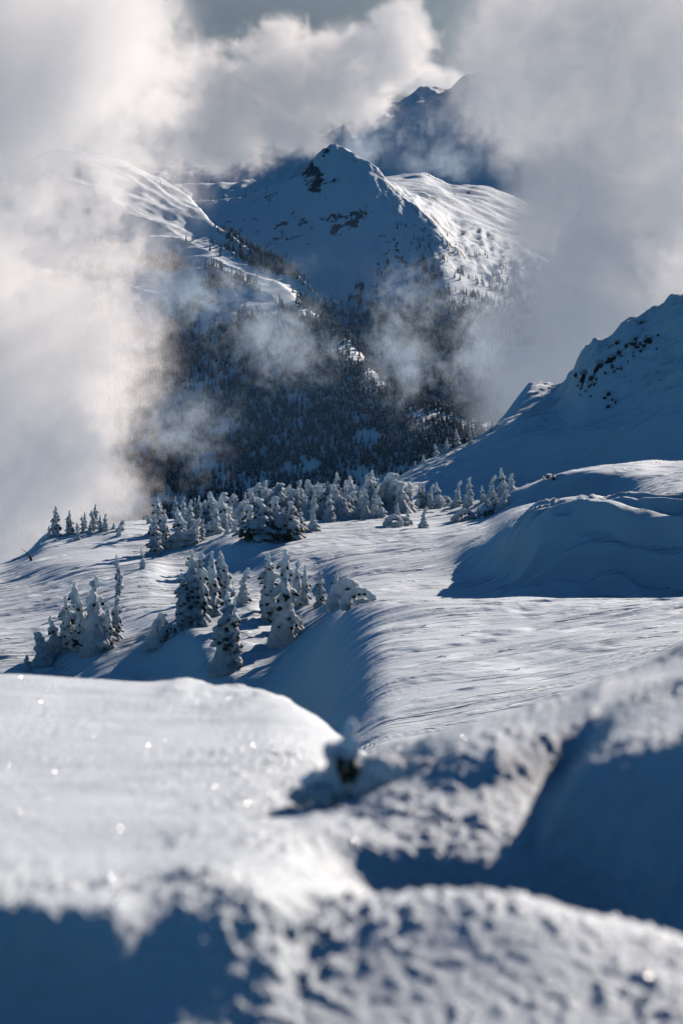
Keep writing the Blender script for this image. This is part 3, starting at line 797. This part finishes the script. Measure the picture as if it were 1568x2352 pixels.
one('arch1', 1070, 1197, 1166, 1.0, 'broken low conifer lying out on the bench')
many([('spire0', 1046, 1017, 987, 1.3), ('spire2', 1068, 1011, 985, 1.2), ('spire3', 1082, 1006, 982, 1.4), ('ghost0', 999, 1043, 1021, 1.0), ('ghost1', 1026, 1032, 1007, 1.0), ('lump0', 1027, 1038, 1021, 1.0), ('lump1', 971, 1060, 1044, 1.0), ('lump2', 953, 1070, 1060, 1.0)],
     'conifer on the steep hill spur', 'trees on the hill spur', 'snow_hill')

rg = random.Random(31)
fill = []
for q in range(58):
    x = rg.uniform(470, 940)
    yb = 1186 - 12 * (x > 800) + 18 * (x < 560) + rg.uniform(-8, 6)
    fill.append((rg.choice(['lump0', 'lump1', 'lump2', 'ghost0', 'ghost1', 'ghost2', 'ghost1', 'spire4']), x, yb, yb - rg.uniform(40, 80), rg.uniform(1.0, 1.35)))
many(fill, 'conifer hemmed in by the dense grove', 'conifers hemmed in by the grove')
# dead snags
def snag(x, yb, pts, rads, label, surf):
    g = ground(surf, x, yb)
    k = px_m(proj(g)[2])
    P = [g + np.array([dx * k, 0, -dy * k]) for dx, dy in pts]
    e = bpy.data.objects.new('dead_snag', None); COL.objects.link(e); e.location = g
    tag(e, label, 'dead tree')
    v, f = tube([p - g for p in P], [r * k for r in rads], 7)
    mesh_obj('trunk', v, f, M_BARK, e)
    c = [(ICO2[0] * np.array([3.2, 3.2, 3.0]) * k * q + (P[0] - g) + np.array([0, 0, q * k * 2]), ICO2[1]) for q in (1.0, 0.7)]
    o = bpy.data.objects.new('snow', remeshed(c, 0.08, 7)); COL.objects.link(o); o.parent = e
snag(70, 1288, [(2, 4), (0, -8), (-5, -16), (-12, -21), (-22, -30)], [4, 3, 2, 1.2, 0.4], 'bare broken snag leaning out at the left edge of the crest', 'snow_shoulder')
snag(1127, 994, [(0, 4), (0, -8), (2, -18), (1, -24), (2, -28)], [1.6, 1.3, 1.0, 0.8, 0.4], 'bare upright dead trunk on the steep hill spur', 'snow_hill')

# snow-crusted sapling tip poking out of the near snow
def soft_snow_material():
    m, nt, N, L, p = new_mat('crusted_snow')
    p.inputs['Base Color'].default_value = (0.82, 0.88, 0.93, 1)
    p.inputs['Roughness'].default_value = 0.7
    mixn = N.new('ShaderNodeMixShader'); tr = N.new('ShaderNodeBsdfTranslucent')
    tr.inputs['Color'].default_value = (0.5, 0.72, 0.95, 1)
    mixn.inputs[0].default_value = 0.44
    L.new(p.outputs[0], mixn.inputs[1]); L.new(tr.outputs[0], mixn.inputs[2])
    L.new(mixn.outputs[0], N['Material Output'].inputs['Surface'])
    set_bump(nt, p, noise_node(nt, geo_pos(nt), 60.0, 4), 0.5, 0.01)
    return m
def sapling():
    rng = random.Random(11)
    g = ground('snow_foreground', 800, 1835); k = px_m(g[1] + 0.15) * 1.2
    e = bpy.data.objects.new('buried_sapling', None); COL.objects.link(e); e.location = g + np.array([0, 0.02, 0.0])
    tag(e, 'snow-crusted tip of a buried sapling with dark needles showing, in the near snow', 'sapling')
    parts, need = [], []
    for (dx, dy, rx, ry) in [(-10, -50, 52, 50), (40, -38, 60, 42), (100, -30, 56, 34), (-50, -18, 50, 30), (8, -95, 24, 34), (0, -128, 12, 20), (150, -14, 50, 24), (-90, -4, 42, 18), (62, -74, 24, 22), (-30, -80, 18, 22)]:
        for q in range(4):
            parts.append((ICO2[0] * np.array([rx * k, rx * k * 0.8, ry * k]) * rng.uniform(0.5, 0.9) + np.array([(dx + rng.uniform(-0.5, 0.5) * rx) * k, rng.uniform(-0.03, 0.06), (-dy + rng.uniform(-0.5, 0.5) * ry) * k]), ICO2[1]))
    for q in range(16):
        dx, dy = (rng.gauss(0, 11), rng.uniform(-88, -48)) if q < 12 else (rng.gauss(-14, 14), rng.uniform(-16, -2))
        v = ICO1[0] * (0.5 + 0.9 * np.array([rng.random() for _ in range(len(ICO1[0]))]))[:, None] * np.array([0.6, 0.7, 1.3])
        need.append((v * rng.uniform(6, 12) * k + np.array([dx * k, -rng.uniform(46, 58) * k, -dy * k]), ICO1[1]))
    v, f = join(need); mesh_obj('needles', v, f, M_NEEDLE, e, smooth=False)
    v, f = tube([(0, 0, -0.05), (0, 0, 60 * k), (4 * k, 0, 135 * k)], [0.012, 0.01, 0.004]); mesh_obj('trunk', v, f, M_BARK, e)
    me = remeshed(parts, 0.008, 5)
    me.materials.clear(); me.materials.append(soft_snow_material())
    o = bpy.data.objects.new('snow', me); COL.objects.link(o); o.parent = e
sapling()

# ice crystals lying on the near snow, flat faces tipped so that some throw the sun back
def ice_crystals(n):
    m, nt, N, L, p = new_mat('ice_crystal')
    p.inputs['Base Color'].default_value = (0.95, 0.96, 1, 1)
    p.inputs['Metallic'].default_value = 1.0
    p.inputs['Roughness'].default_value = 0.36
    G = SURF['snow_foreground']; rng = random.Random(21)
    gx, gy, gf = proj(G)
    ok = np.argwhere((gx > 0) & (gx < 1568) & (gy < 2350) & (gf < 13))
    vs, fs = [], []
    sv = np.array(SUN_DIR)
    for _ in range(n):
        r, c = ok[rng.randrange(len(ok))]
        P = G[r, c]; d = np.linalg.norm(P)
        h = sv - P / d; h /= np.linalg.norm(h)
        h = h + np.array([rng.gauss(0, 0.17) for _ in range(3)]); h /= np.linalg.norm(h)
        t = np.cross(h, [0.3, 0.2, 0.9]); t /= np.linalg.norm(t); b = np.cross(h, t)
        rad = d * rng.uniform(0.00012, 0.00042) * (1.0 if rng.random() < 0.25 else 0.7); n0 = len(vs)
        for k in range(6):
            a = k * math.pi / 3
            vs.append(P + np.array([0, 0, rad * 0.8]) + (t * math.cos(a) + b * math.sin(a)) * rad + h * rad * 0.25)
        for k in range(6):
            a = k * math.pi / 3
            vs.append(P + np.array([0, 0, rad * 0.8]) + (t * math.cos(a) + b * math.sin(a)) * rad - h * rad * 0.25)
        fs.append(tuple(range(n0, n0 + 6))); fs.append(tuple(range(n0 + 11, n0 + 5, -1)))
        for k in range(6): fs.append((n0 + k, n0 + 6 + k, n0 + 6 + (k + 1) % 6, n0 + (k + 1) % 6))
    o = mesh_obj('ice_crystals', vs, fs, m, smooth=False)
    tag(o, 'tiny ice crystals glinting on the near snow', 'ice', kind='stuff')
ice_crystals(230)

# ================================================================== FAR FOREST
def forest_material():
    m, nt, N, L, p = new_mat('snow_dusted_forest')
    geo = N.new('ShaderNodeNewGeometry')
    sep = N.new('ShaderNodeSeparateXYZ'); L.new(geo.outputs['Normal'], sep.inputs[0])
    pos = geo.outputs['Position']
    n = noise_node(nt, pos, 0.9, 3, 0.6)
    n2 = noise_node(nt, pos, 0.02, 3, 0.6)
    f = math_node(nt, 'ADD', n, math_node(nt, 'MULTIPLY', sep.outputs['Z'], 0.22))
    f = math_node(nt, 'ADD', f, math_node(nt, 'MULTIPLY', n2, 0.15))
    dust = ramp(nt, f, 0.74, 0.92)
    L.new(mixc(nt, dust, (0.006, 0.016, 0.026), (0.27, 0.39, 0.54)), p.inputs['Base Color'])
    p.inputs['Roughness'].default_value = 0.9
    p.inputs['Specular IOR Level'].default_value = 0.05
    return m
M_FOREST = forest_material()

def far_conifer(seed, k=5, tiers=3):
    rng = random.Random(seed); vs, fs = [], []
    for i in range(tiers):
        z0 = 0.06 + 0.80 * i / tiers; z1 = min(1.0, z0 + 0.46)
        r = 0.12 * (1 - 0.80 * i / tiers) * rng.uniform(0.85, 1.2)
        n = len(vs); a0 = rng.uniform(0, 6.28)
        for j in range(k):
            a = a0 + 6.28 * j / k; q = r * (1.25 if j % 2 else 0.7) * rng.uniform(0.8, 1.2)
            vs.append((math.cos(a) * q, math.sin(a) * q, z0 + rng.uniform(-0.03, 0.03)))
        vs.append((0, 0, z1))
        for j in range(k): fs.append((n + j, n + (j + 1) % k, n + k))
    return np.array(vs), np.array(fs)
FC = [far_conifer(i) for i in range(6)]

def sample_surface(name, weight, count, seed):
    G = SURF[name]
    x, y, f = proj(G)
    e1 = G[1:, :-1] - G[:-1, :-1]; e2 = G[:-1, 1:] - G[:-1, :-1]
    area = np.linalg.norm(np.cross(e1, e2), axis=-1)
    w = area * weight(x[:-1, :-1], y[:-1, :-1], G[:-1, :-1])
    w = w.ravel() / w.sum()
    rng = np.random.default_rng(seed)
    i = rng.choice(len(w), count, p=w)
    r, c = np.unravel_index(i, area.shape)
    return G[r, c] + e1[r, c] * rng.random((count, 1)) + e2[r, c] * rng.random((count, 1))

def plant_forest(name, label, pts, hmin, hmax, seed):
    rng = np.random.default_rng(seed)
    vs, fs, n = [], [], 0
    kind = rng.integers(0, len(FC), len(pts))
    for k, (v, f) in enumerate(FC):
        p = pts[kind == k]
        h = rng.uniform(hmin, hmax, len(p)) * rng.uniform(0.75, 1.1, len(p))
        wd = h * rng.uniform(0.85, 1.3, len(p))
        V = p[:, None, :] + v[None] * np.stack([wd, wd, h], -1)[:, None, :] - np.array([0, 0, 0.4])
        F = f[None] + (np.arange(len(p)) * len(v))[:, None, None] + n
        vs.append(V.reshape(-1, 3)); fs.append(F.reshape(-1, 3)); n += V.shape[0] * V.shape[1]
    o = mesh_obj(name, np.vstack(vs), np.vstack(fs), M_FOREST, smooth=False)
    tag(o, label, 'forest', kind='stuff')
    return o

def wL(x, y, G):
    n = fbm(G[..., 0] / 90, G[..., 1] / 60, 91, 3)
    n2 = fbm(G[..., 0] / 40, G[..., 1] / 40, 95, 2)
    dense = sstep(690, 780, y) * (0.15 + 0.85 * sstep(-0.40, -0.10, n + 0.3 * n2))
    mid = sstep(550, 600, y) * sstep(790, 720, y) * sstep(0.02, 0.22, n + 0.4 * n2)
    bare = 1 - sstep(1.15, 0.8, np.hypot((x - 350) / 130, (y - 662) / 36))
    crest = sstep(480, 560, x) * sstep(26, 8, np.abs(y - (520 + (x - 490) * 0.55))) * 0.35
    vis = (y < 1260) & (x > -250) & (x < 1150)
    return ((dense + 0.9 * mid * (x > 120)) * bare + crest) * vis
plant_forest('forest', 'dark snow-dusted conifer forest filling the valley side', sample_surface('valley_side', wL, 36000, 3), 12, 21, 4)

def wM(x, y, G):
    n = fbm(G[..., 0] / 70, G[..., 1] / 60, 191, 3)
    low = 1.4 * sstep(670, 760, y) * sstep(640, 760, x)
    right = sstep(560, 720, y) * sstep(850, 940, x) * sstep(0.0, 0.2, n)
    cl = sstep(840, 900, x) * sstep(1060, 1020, x) * sstep(500, 560, y) * sstep(0.12, 0.3, n) * 0.4 * (G[..., 1] < 5080)
    return (low + right + cl) * (x < 1350) * (G[..., 1] < 5080)
plant_forest('forest', 'thin conifer forest on the lower flank of the pointed peak', sample_surface('peak', wM, 14000, 13), 10, 18, 14)

# single trees that stand out along the far crests
FCM = []
for v, f in FC[:4]:
    o = mesh_obj('crown', v, f, M_FOREST, smooth=False); FCM.append(o.data); bpy.data.objects.remove(o)
tv, tf = tube([(0, 0, -0.08), (0, 0, 0.3)], [0.03, 0.02], 5)
o = mesh_obj('trunk', tv, tf, M_BARK); FTM = o.data; bpy.data.objects.remove(o)
rf = random.Random(77)
def crest_trees(surf, pts, n, label, group, hpx=(7, 15), jit=4):
    pts = np.array(pts, float)
    for _ in range(n):
        t = rf.random() * (len(pts) - 1); i = int(t); q = pts[i] + (pts[i + 1] - pts[i]) * (t - i)
        g = ground(surf, q[0] + rf.uniform(-3, 3), q[1] + rf.uniform(0, jit))
        h = rf.uniform(*hpx) * px_m(g[1])
        e = bpy.data.objects.new('far_conifer', None); COL.objects.link(e)
        e.location = g; e.scale = (h * 0.95, h * 0.95, h); e.rotation_euler = (0, 0, rf.uniform(0, 6.28))
        tag(e, label, 'tree', group)
        for nm, me in (('crown', rf.choice(FCM)), ('trunk', FTM)):
            c = bpy.data.objects.new(nm, me); COL.objects.link(c); c.parent = e
crest_trees('valley_side', [(285, 382), (330, 404), (400, 436)], 15, 'small dark conifer on the upper crest of the left ridge', 'left ridge crest trees', (6, 10))
crest_trees('valley_side', [(490, 526), (560, 566), (640, 606), (715, 668)], 30, 'dark conifer on the descending crest before the shaded face', 'descending crest trees', (9, 20))
crest_trees('peak', [(445, 464), (500, 459), (540, 456), (590, 445), (620, 432)], 22, 'tiny conifer on the saddle beside the pointed peak', 'saddle trees', (7, 14))
crest_trees('peak', [(690, 402), (718, 368)], 8, 'tiny conifer climbing the shaded shoulder of the pointed peak', 'shoulder trees', (6, 11))
crest_trees('peak', [(815, 358), (870, 398), (900, 434), (960, 486), (1000, 522)], 32, 'tiny conifer along the sunlit edge of the pointed peak', 'sunlit edge trees', (6, 13), 8)
crest_trees('peak', [(950, 397), (1000, 408), (1040, 424)], 9, 'tiny conifer on the rounded white knoll beyond the pointed peak', 'knoll trees', (5, 11))

# ================================================================== ROCKS
def rock_material():
    m, nt, N, L, p = new_mat('dark_rock')
    pos = geo_pos(nt)
    c = mixc(nt, noise_node(nt, pos, 2.2, 5, 0.65), (0.018, 0.018, 0.02), (0.10, 0.095, 0.09))
    L.new(c, p.inputs['Base Color']); p.inputs['Roughness'].default_value = 0.85
    set_bump(nt, p, noise_node(nt, pos, 6.0, 5, 0.6), 0.7, 0.1)
    return m
M_ROCK = rock_material()
def rock(x, y, wpx, hpx, label, group, surf='snow_hill', seed=0, depth=0.55):
    jr = random.Random(seed * 7 + 1); wpx *= jr.uniform(0.7, 1.35); hpx *= jr.uniform(0.75, 1.4); x += jr.uniform(-4, 4); y += jr.uniform(-4, 4)
    g = ground(surf, x, y); k = px_m(g[1]); rng = random.Random(seed)
    v = ICO2[0].copy()
    for _ in range(7):
        n_ = np.array([rng.gauss(0, 1) for _ in range(3)]); n_ /= np.linalg.norm(n_); cut = rng.uniform(0.55, 0.85)
        d_ = v @ n_; v -= np.where(d_ > cut, d_ - cut, 0)[:, None] * n_
    v = v * np.array([wpx * k / 2, wpx * k * depth / 2 + 0.3, hpx * k / 2])
    ta = jr.uniform(-0.7, 0.7); v = v @ np.array([[math.cos(ta), 0, math.sin(ta)], [0, 1, 0], [-math.sin(ta), 0, math.cos(ta)]])
    e = bpy.data.objects.new('rock_outcrop', None); COL.objects.link(e); e.location = g
    tag(e, label, 'rock', group)
    mesh_obj('rock', v, ICO2[1], M_ROCK, e, smooth=False)
    c = [(ICO2[0] * np.array([wpx * k * 0.52, wpx * k * depth * 0.5 + 0.4, hpx * k * 0.20]) + np.array([0, 0.25, hpx * k * 0.46]), ICO2[1])]
    o = bpy.data.objects.new('snow_cap', remeshed(c, max(0.06, wpx * k / 14), seed)); COL.objects.link(o); o.parent = e
rocks = [(1336, 874, 17, 20), (1375, 845, 11, 17), (1399, 831, 9, 20), (1362, 865, 8, 12), (1322, 865, 8, 8), (1330, 890, 8, 8), (1383, 842, 8, 12), (1409, 825, 7, 12), (1423, 811, 10, 10), (1406, 797, 10, 10), (1421, 785, 9, 9),
         (1448, 788, 12, 10), (1462, 779, 11, 10), (1476, 795, 9, 8), (1486, 785, 8, 9), (1494, 779, 9, 11), (1436, 800, 9, 8), (1458, 797, 9, 7), (1391, 836, 7, 10), (1350, 868, 8, 10)]
for i, r in enumerate(rocks):
    r = (r[0], r[1], r[2] * 1.45, r[3] * 1.35)
    sz = 'big tall' if r[3] > 20 else ('middling' if r[2] > 13 else 'small')
    rock(*r, sz + ' dark rock breaking through the snow in the long band across the steep hill', 'rock band on the steep hill', seed=i)
rk = random.Random(9)
for i in range(34):
    x = rk.uniform(1318, 1510); y = 878 - (x - 1325) * 0.60 + rk.gauss(0, 13) + (16 if x < 1420 else 6)
    rock(x, y, rk.uniform(3, 8), rk.uniform(4, 9), 'small rock fleck scattered round the long rock band on the steep hill', 'rock flecks on the steep hill', seed=100 + i)
rock(1473, 740, 19, 14, 'dark rock under the cornice high on the steep hill, above the rock band', None, seed=40)
for i, r in enumerate([(1397, 908, 9, 9), (1389, 916, 9, 8), (1395, 937, 9, 8), (1410, 926, 7, 9), (1403, 918, 7, 7)]):
    rock(*r, 'small snow-flecked rock in the cluster below the long rock band', 'rock cluster below the band', seed=50 + i)
for i, r in enumerate([(1258, 1097, 12, 12), (1245, 1092, 7, 10), (1272, 1096, 7, 8)]):
    rock(*r, 'dark rock under the drift edge at the foot of the steep hill', 'rocks under the drift edge', 'snow_shoulder', seed=60 + i)

# ================================================================== CLOUDS
def cloud_material(name, density, aniso, color):
    m = bpy.data.materials.new(name); m.use_nodes = True
    nt = m.node_tree; nt.nodes.clear()
    out = nt.nodes.new('ShaderNodeOutputMaterial')
    v = nt.nodes.new('ShaderNodeVolumePrincipled')
    v.inputs['Color'].default_value = color
    v.inputs['Density'].default_value = density
    v.inputs['Density Attribute'].default_value = 'density'
    v.inputs['Anisotropy'].default_value = aniso
    nt.links.new(v.outputs[0], out.inputs['Volume'])
    return m

def cloud(name, label, puffs, voxel, scale, density, amp=1.7, gain=1.6, thr=0.0, aniso=0.12, seed=0.0, detail=6, rough=0.70, stretch=(1, 1, 1), color=(0.978, 0.989, 0.998, 1)):
    """puffs: (x, y, d, rx, ry, rz, w) with rx, ry in photo pixels at that distance, rz metres deep"""
    nt = bpy.data.node_groups.new(name + '_nodes', 'GeometryNodeTree')
    nt.interface.new_socket('Geometry', in_out='INPUT', socket_type='NodeSocketGeometry')
    nt.interface.new_socket('Geometry', in_out='OUTPUT', socket_type='NodeSocketGeometry')
    N, L = nt.nodes, nt.links
    out = N.new('NodeGroupOutput')
    pos = N.new('GeometryNodeInputPosition').outputs[0]
    def vm(op, a, b):
        n = N.new('ShaderNodeVectorMath'); n.operation = op
        for i, q in enumerate((a, b)):
            if q is None: continue
            if isinstance(q, (tuple, list)): n.inputs[i].default_value = q
            else: L.new(q, n.inputs[i])
        return n
    def mm(op, a, b, c=None, clamp=False):
        n = N.new('ShaderNodeMath'); n.operation = op; n.use_clamp = clamp
        for i, q in enumerate((a, b, c)):
            if q is None: continue
            if isinstance(q, (int, float)): n.inputs[i].default_value = q
            else: L.new(q, n.inputs[i])
        return n.outputs[0]
    lo = np.full(3, 1e9); hi = -lo; shape = None
    for (x, y, d, rx, ry, rz, w) in puffs:
        c = pix(x, y, d); r = np.array([rx * px_m(d), rz, ry * px_m(d)])
        lo = np.minimum(lo, c - r * 1.25); hi = np.maximum(hi, c + r * 1.25)
        q = vm('DIVIDE', vm('SUBTRACT', pos, tuple(c)).outputs[0], tuple(r)).outputs[0]
        s = mm('MULTIPLY', mm('SUBTRACT', 1.0, vm('LENGTH', q, None).outputs['Value']), float(w))
        if shape is None: shape = s
        else: shape = mm('SMOOTH_MAX', shape, s, 0.25)
    nz = N.new('ShaderNodeTexNoise')
    nz.inputs['Scale'].default_value = 1.0
    nz.inputs['Detail'].default_value = detail
    nz.inputs['Roughness'].default_value = rough
    nz.inputs['Distortion'].default_value = 1.1
    v = vm('DIVIDE', pos, tuple(scale * k for k in stretch)).outputs[0]
    L.new(vm('ADD', v, (seed, seed * 1.7, seed * 0.3)).outputs[0], nz.inputs['Vector'])
    n0 = mm('MULTIPLY', mm('SUBTRACT', nz.outputs['Fac'], 0.5), 2.0 * amp)
    nz2 = N.new('ShaderNodeTexNoise')
    nz2.inputs['Scale'].default_value = 5.3; nz2.inputs['Detail'].default_value = 4; nz2.inputs['Roughness'].default_value = 0.6
    nz2.inputs['Distortion'].default_value = 1.5
    L.new(v, nz2.inputs['Vector'])
    n0 = mm('ADD', n0, mm('MULTIPLY', mm('SUBTRACT', nz2.outputs['Fac'], 0.5), 1.05 * amp))
    dens = mm('MULTIPLY', mm('SUBTRACT', mm('ADD', shape, n0), thr), gain, clamp=True)
    inside = mm('MULTIPLY', mm('ADD', shape, 0.24), 2.6, clamp=True)
    dens = mm('MULTIPLY', dens, inside)
    vc = N.new('GeometryNodeVolumeCube')
    L.new(dens, vc.inputs['Density'])
    vc.inputs['Min'].default_value = tuple(lo); vc.inputs['Max'].default_value = tuple(hi)
    for ax, i in (('X', 0), ('Y', 1), ('Z', 2)):
        vc.inputs['Resolution ' + ax].default_value = max(8, int((hi[i] - lo[i]) / voxel))
    sm = N.new('GeometryNodeSetMaterial')
    sm.inputs['Material'].default_value = cloud_material(name + '_vapour', density, aniso, color)
    L.new(vc.outputs[0], sm.inputs[0]); L.new(sm.outputs[0], out.inputs[0])
    vol = bpy.data.volumes.new(name)
    o = bpy.data.objects.new(name, vol); COL.objects.link(o)
    md = o.modifiers.new('cloud', 'NODES'); md.node_group = nt
    vol.materials.append(sm.inputs['Material'].default_value)
    tag(o, label, 'cloud', kind='stuff')
    print(name, [int((hi[i] - lo[i]) / voxel) for i in range(3)])
    return o

cloud('cloud_bank', 'thick grey-white cloud pouring over the left valley side', [
    (-60, 880, 1500, 430, 340, 130, 1.2), (120, 760, 1560, 260, 190, 90, 1.0), (40, 1100, 1400, 330, 230, 110, 1.0),
    (0, 120, 1700, 430, 340, 140, 1.1), (-130, 480, 1600, 300, 270, 110, 0.7), (190, 150, 1750, 260, 180, 110, 0.9), (250, 420, 1700, 170, 110, 60, 0.35), (190, 570, 1650, 200, 110, 60, 0.45)],
    1.7, 62, 0.024, seed=3.1, gain=2.2)
cloud('cloud_bank', 'tall pale cloud bank standing behind the steep right-hand hill', [
    (1500, 120, 1700, 430, 330, 140, 1.2), (1560, 520, 1650, 370, 340, 130, 1.2), (1440, 780, 1500, 360, 270, 120, 1.2),
    (1250, 900, 1450, 190, 150, 90, 0.8), (1260, 180, 1750, 250, 200, 110, 1.0), (1330, 540, 1600, 190, 260, 100, 0.9)],
    1.7, 62, 0.024, seed=8.4, gain=2.2)
cloud('cumulus_cloud', 'bright billowing cloud behind the pointed peak', [
    (480, 250, 7300, 220, 150, 220, 1.0), (650, 200, 7300, 190, 150, 220, 1.1), (640, 115, 7300, 90, 80, 120, 0.9), (770, 190, 7300, 160, 120, 220, 1.1),
    (880, 120, 7300, 120, 95, 200, 1.0), (920, 60, 7300, 90, 70, 120, 0.8), (280, 310, 7300, 250, 100, 200, 0.9), (480, 330, 7200, 160, 60, 140, 0.7), (660, 310, 7200, 130, 60, 140, 0.9)],
    5.5, 110, 0.014, seed=1.7, amp=1.5, gain=3.5, thr=0.1)
cloud('mist', 'thin shreds of mist drifting across the forest below the peak', [
    (640, 790, 3300, 160, 120, 90, 0.75), (930, 790, 3300, 100, 190, 90, 0.65), (430, 690, 3300, 180, 100, 80, 0.6), (1000, 660, 3500, 100, 70, 80, 0.2), (560, 650, 3500, 180, 60, 80, 0.3), (420, 980, 3000, 140, 140, 90, 0.6), (1100, 780, 3200, 100, 190, 90, 0.65)],
    3.0, 52, 0.012, seed=5.5, thr=0.28, gain=2.2, color=(0.74, 0.88, 1.0, 1))
cloud('mist', 'small rags of mist on the blue far range beyond the peak', [
    (1000, 370, 6600, 90, 50, 90, 0.5), (830, 350, 6300, 70, 50, 80, 0.7), (1010, 290, 8300, 90, 40, 140, 0.15), (880, 310, 8200, 90, 50, 140, 0.2), (1150, 310, 8000, 90, 80, 140, 0.25)],
    6.0, 90, 0.006, seed=6.2, thr=0.1, color=(0.74, 0.88, 1.0, 1))
cloud('cumulus_cloud', 'small cream-lit heap of cloud peeping over the far range', [
    (990, 180, 12500, 60, 35, 150, 1.0), (950, 195, 12500, 60, 25, 150, 0.9), (1030, 185, 12500, 50, 25, 150, 0.9)], 9.0, 100, 0.012, seed=2.9, gain=3.0)
cloud('valley_haze', 'thin blue haze hanging in the valley in front of the forest', [
    (640, 900, 3000, 700, 420, 260, 0.9), (760, 600, 3300, 600, 260, 260, 0.8)], 14.0, 260, 0.00017, amp=0.5, gain=1.2, seed=9.3, color=(0.30, 0.60, 1.0, 1))
cloud('stratus', 'grey veil of high cloud filling the gap of open sky', [
    (700, 120, 30000, 1200, 480, 3000, 1.3)], 90.0, 1500, 0.0006, amp=0.55, gain=1.4, seed=4.4, stretch=(3.0, 2.0, 0.14), color=(0.51, 0.575, 0.635, 1))
